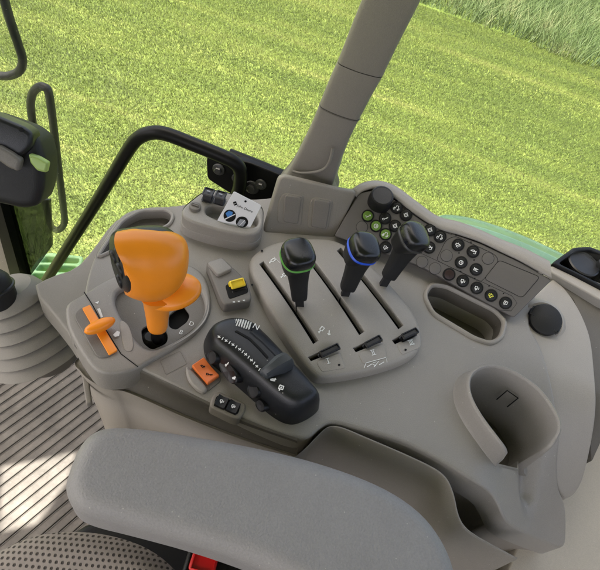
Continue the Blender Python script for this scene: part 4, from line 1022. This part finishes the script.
S = [sup(gB.lerp(gE, t), a_, b_, r_, r_*.92, 2.6, 40) for t, r_ in ((1.0, .020), (.75, .036), (.4, .050), (.0, .060), (-.04, .060))]
obj('gaiter_skirt', *loft(S), M['dtaupe'], ga)
kt = P(-7, 286, -.05)
obj('knob', *loft([sup(kt+d_*h, a_, b_, r_, r_, 2.3, 32) for h, r_ in ((-.03, .021), (-.005, .0245), (.008, .024), (.015, .020), (.020, .010), (.021, .001))]), M['rubber'], ga)
obj('knob_collar', *tube([kt+d_*-.004+a_*(.0245*math.cos(t))+b_*(.0245*math.sin(t)) for t in [k*math.pi/16 for k in range(33)]], .003, 8), M['pod'], ga)

# ---- black grab handle with its bracket
gy = .66
gh = empty('grab_handle', PY(240, 180, gy), 'bent black tube grab handle bolted to the window frame', 'grab handle')
hp = cat([PY(x, y, gy) for x, y in ((18, 322), (45, 282), (80, 228), (110, 180), (127, 152), (137, 139), (150, 133), (166, 134), (195, 145), (222, 156), (234, 162), (240, 170), (240, 184), (237, 196))], 5, False)
hp = hp[:-8] + [p+V((0, .0, 0)) for p in hp[-8:]]
obj('tube', *tube(hp, .0115, 18), M['metal'], gh)
bkf = Frame(PY(240, 180, gy+.02), (0, -1, .12), (1, 0, 0))
v, f = sheet(corner([(206, 158), (212, 154), (250, 163), (287, 178), (273, 204), (262, 213), (240, 200), (207, 179)], 4), .012, .003, fr=bkf); obj('bracket_plate', v, f, M['metal'], gh)
for x, y, r_ in ((219, 169, .011), (252, 187, .013), (261, 184, .010), (237, 178, .009)):
    q = MB(); c = bkf.pt(x, y, 0); q.add(disc(c, bkf.n, r_, .003, .001), M['bolt']); a_, b_, n_ = axes(bkf.n)
    q.add(loft([[c+n_*h+a_*(r_*.6*s_*math.cos(t))+b_*(r_*.6*s_*math.sin(t)) for t in [k*math.pi/3 for k in range(6)]] for h, s_ in ((.002, 1), (.008, 1), (.009, .85))]), M['bolt']); q.build('bolt', gh)

# ---- outside hand rails
ry = .84
r1o = empty('outside_rail', PY(20, 75, ry), 'dark bent tube rail cut by the upper left corner, outside the glass', 'rail', 'tube rails outside the glass')
obj('tube', *tube(cat([PY(x, y, ry) for x, y in ((-26, -170), (-14, -100), (-4, -40), (3, -5), (10, 20), (19, 47), (22.5, 60), (20, 70), (12, 75), (2, 76), (-14, 73), (-60, 62), (-110, 50))], 5, False), .0085, 14), M['dustymetal'], r1o)
r2o = empty('outside_rail', PY(50, 225, ry), 'dark narrow hairpin tube rail standing outside the glass beside the black display', 'rail', 'tube rails outside the glass')
obj('tube', *tube(cat([PY(x, y, ry) for x, y in ((48, 215), (42, 185), (36, 145), (31, 110), (32, 95), (38, 87.5), (44, 87), (49, 94), (54, 130), (60, 180), (64, 212), (64, 224), (58, 230), (51, 226), (47, 210))], 5, False), .0085, 14), M['dustymetal'], r2o)

# ---- black corner display at the left edge
dz_ = empty('corner_display', PY(10, 160, .42), 'black boxy display housing with a lime clip at the left edge', 'display')
dc = Frame(PY(15, 160, .42), (.25, -.8, .55), (1, 0, 0))
v, f = sheet(corner([(-60, 105), (-10, 117), (26, 130), (38, 139), (44, 160), (43, 190), (37, 207), (22, 210), (-10, 203), (-60, 180)], 6), .06, .012, fr=dc); hs_ = obj('housing', v, f, M['rubber'], dz_)
v, f = sheet(corner([(-60, 100), (-10, 113), (24, 127), (33, 134), (31, 148), (20, 158), (-10, 148), (-60, 130)], 5), .03, .006, fr=dc, h0=.012); obj('upper_shell', v, f, M['pod'], dz_)
v, f = sheet(corner([(-20, 142), (0, 146), (12, 153), (21, 160), (18, 172), (8, 168), (-6, 158), (-20, 158)], 3), .012, .004, fr=dc, h0=.02); obj('latch', v, f, M['greyd'], dz_)
v, f = sheet(corner([(28, 154), (38, 157), (48, 163), (46, 173), (37, 171), (30, 163)], 2), .01, .003, fr=dc, h0=.015); obj('lime_clip', v, f, M['clip'], dz_)
obj('support_arm', *tube([PY(-14, 165, .47), PY(-18, 168, .56)], .014, 12), M['rubber'], dz_)
obj('screw', *disc(dc.pt(21, 129.5, .012), dc.n, .0028, .001, .0004, 14), M['void'], dz_)

# ================================================================== LIGHT
w = bpy.data.worlds.new('World'); sc.world = w; w.use_nodes = True; nt = w.node_tree
sk_ = nt.nodes.new('ShaderNodeTexSky'); sk_.sky_type = 'NISHITA'; sk_.sun_disc = False; sk_.air_density = .35; sk_.dust_density = 6; sk_.ozone_density = .2
el = math.asin(SUN.z); sk_.sun_elevation = el; sk_.sun_rotation = math.atan2(SUN.x, SUN.y)
hz = nt.nodes.new('ShaderNodeMix'); hz.data_type = 'RGBA'; hz.blend_type = 'MULTIPLY'; hz.inputs[0].default_value = 1; hz.inputs[7].default_value = (1, .965, .87, 1)
nt.links.new(sk_.outputs[0], hz.inputs[6]); nt.links.new(hz.outputs[2], nt.nodes['Background'].inputs[0]); nt.nodes['Background'].inputs[1].default_value = .15
ld = bpy.data.lights.new('sun', 'SUN'); ld.energy = 2.0; ld.angle = math.radians(.5); ld.color = (1, .95, .87)
lo = bpy.data.objects.new('sun', ld); COL.objects.link(lo); lo.rotation_euler = SUN.to_track_quat('Z', 'Y').to_euler()
vs_ = sc.view_settings; vs_.view_transform = 'Standard'; vs_.look = 'None'; vs_.gamma = 1; vs_.use_curve_mapping = False; vs_.exposure = 2.88
sc.cycles.max_bounces = 10; sc.cycles.diffuse_bounces = 5
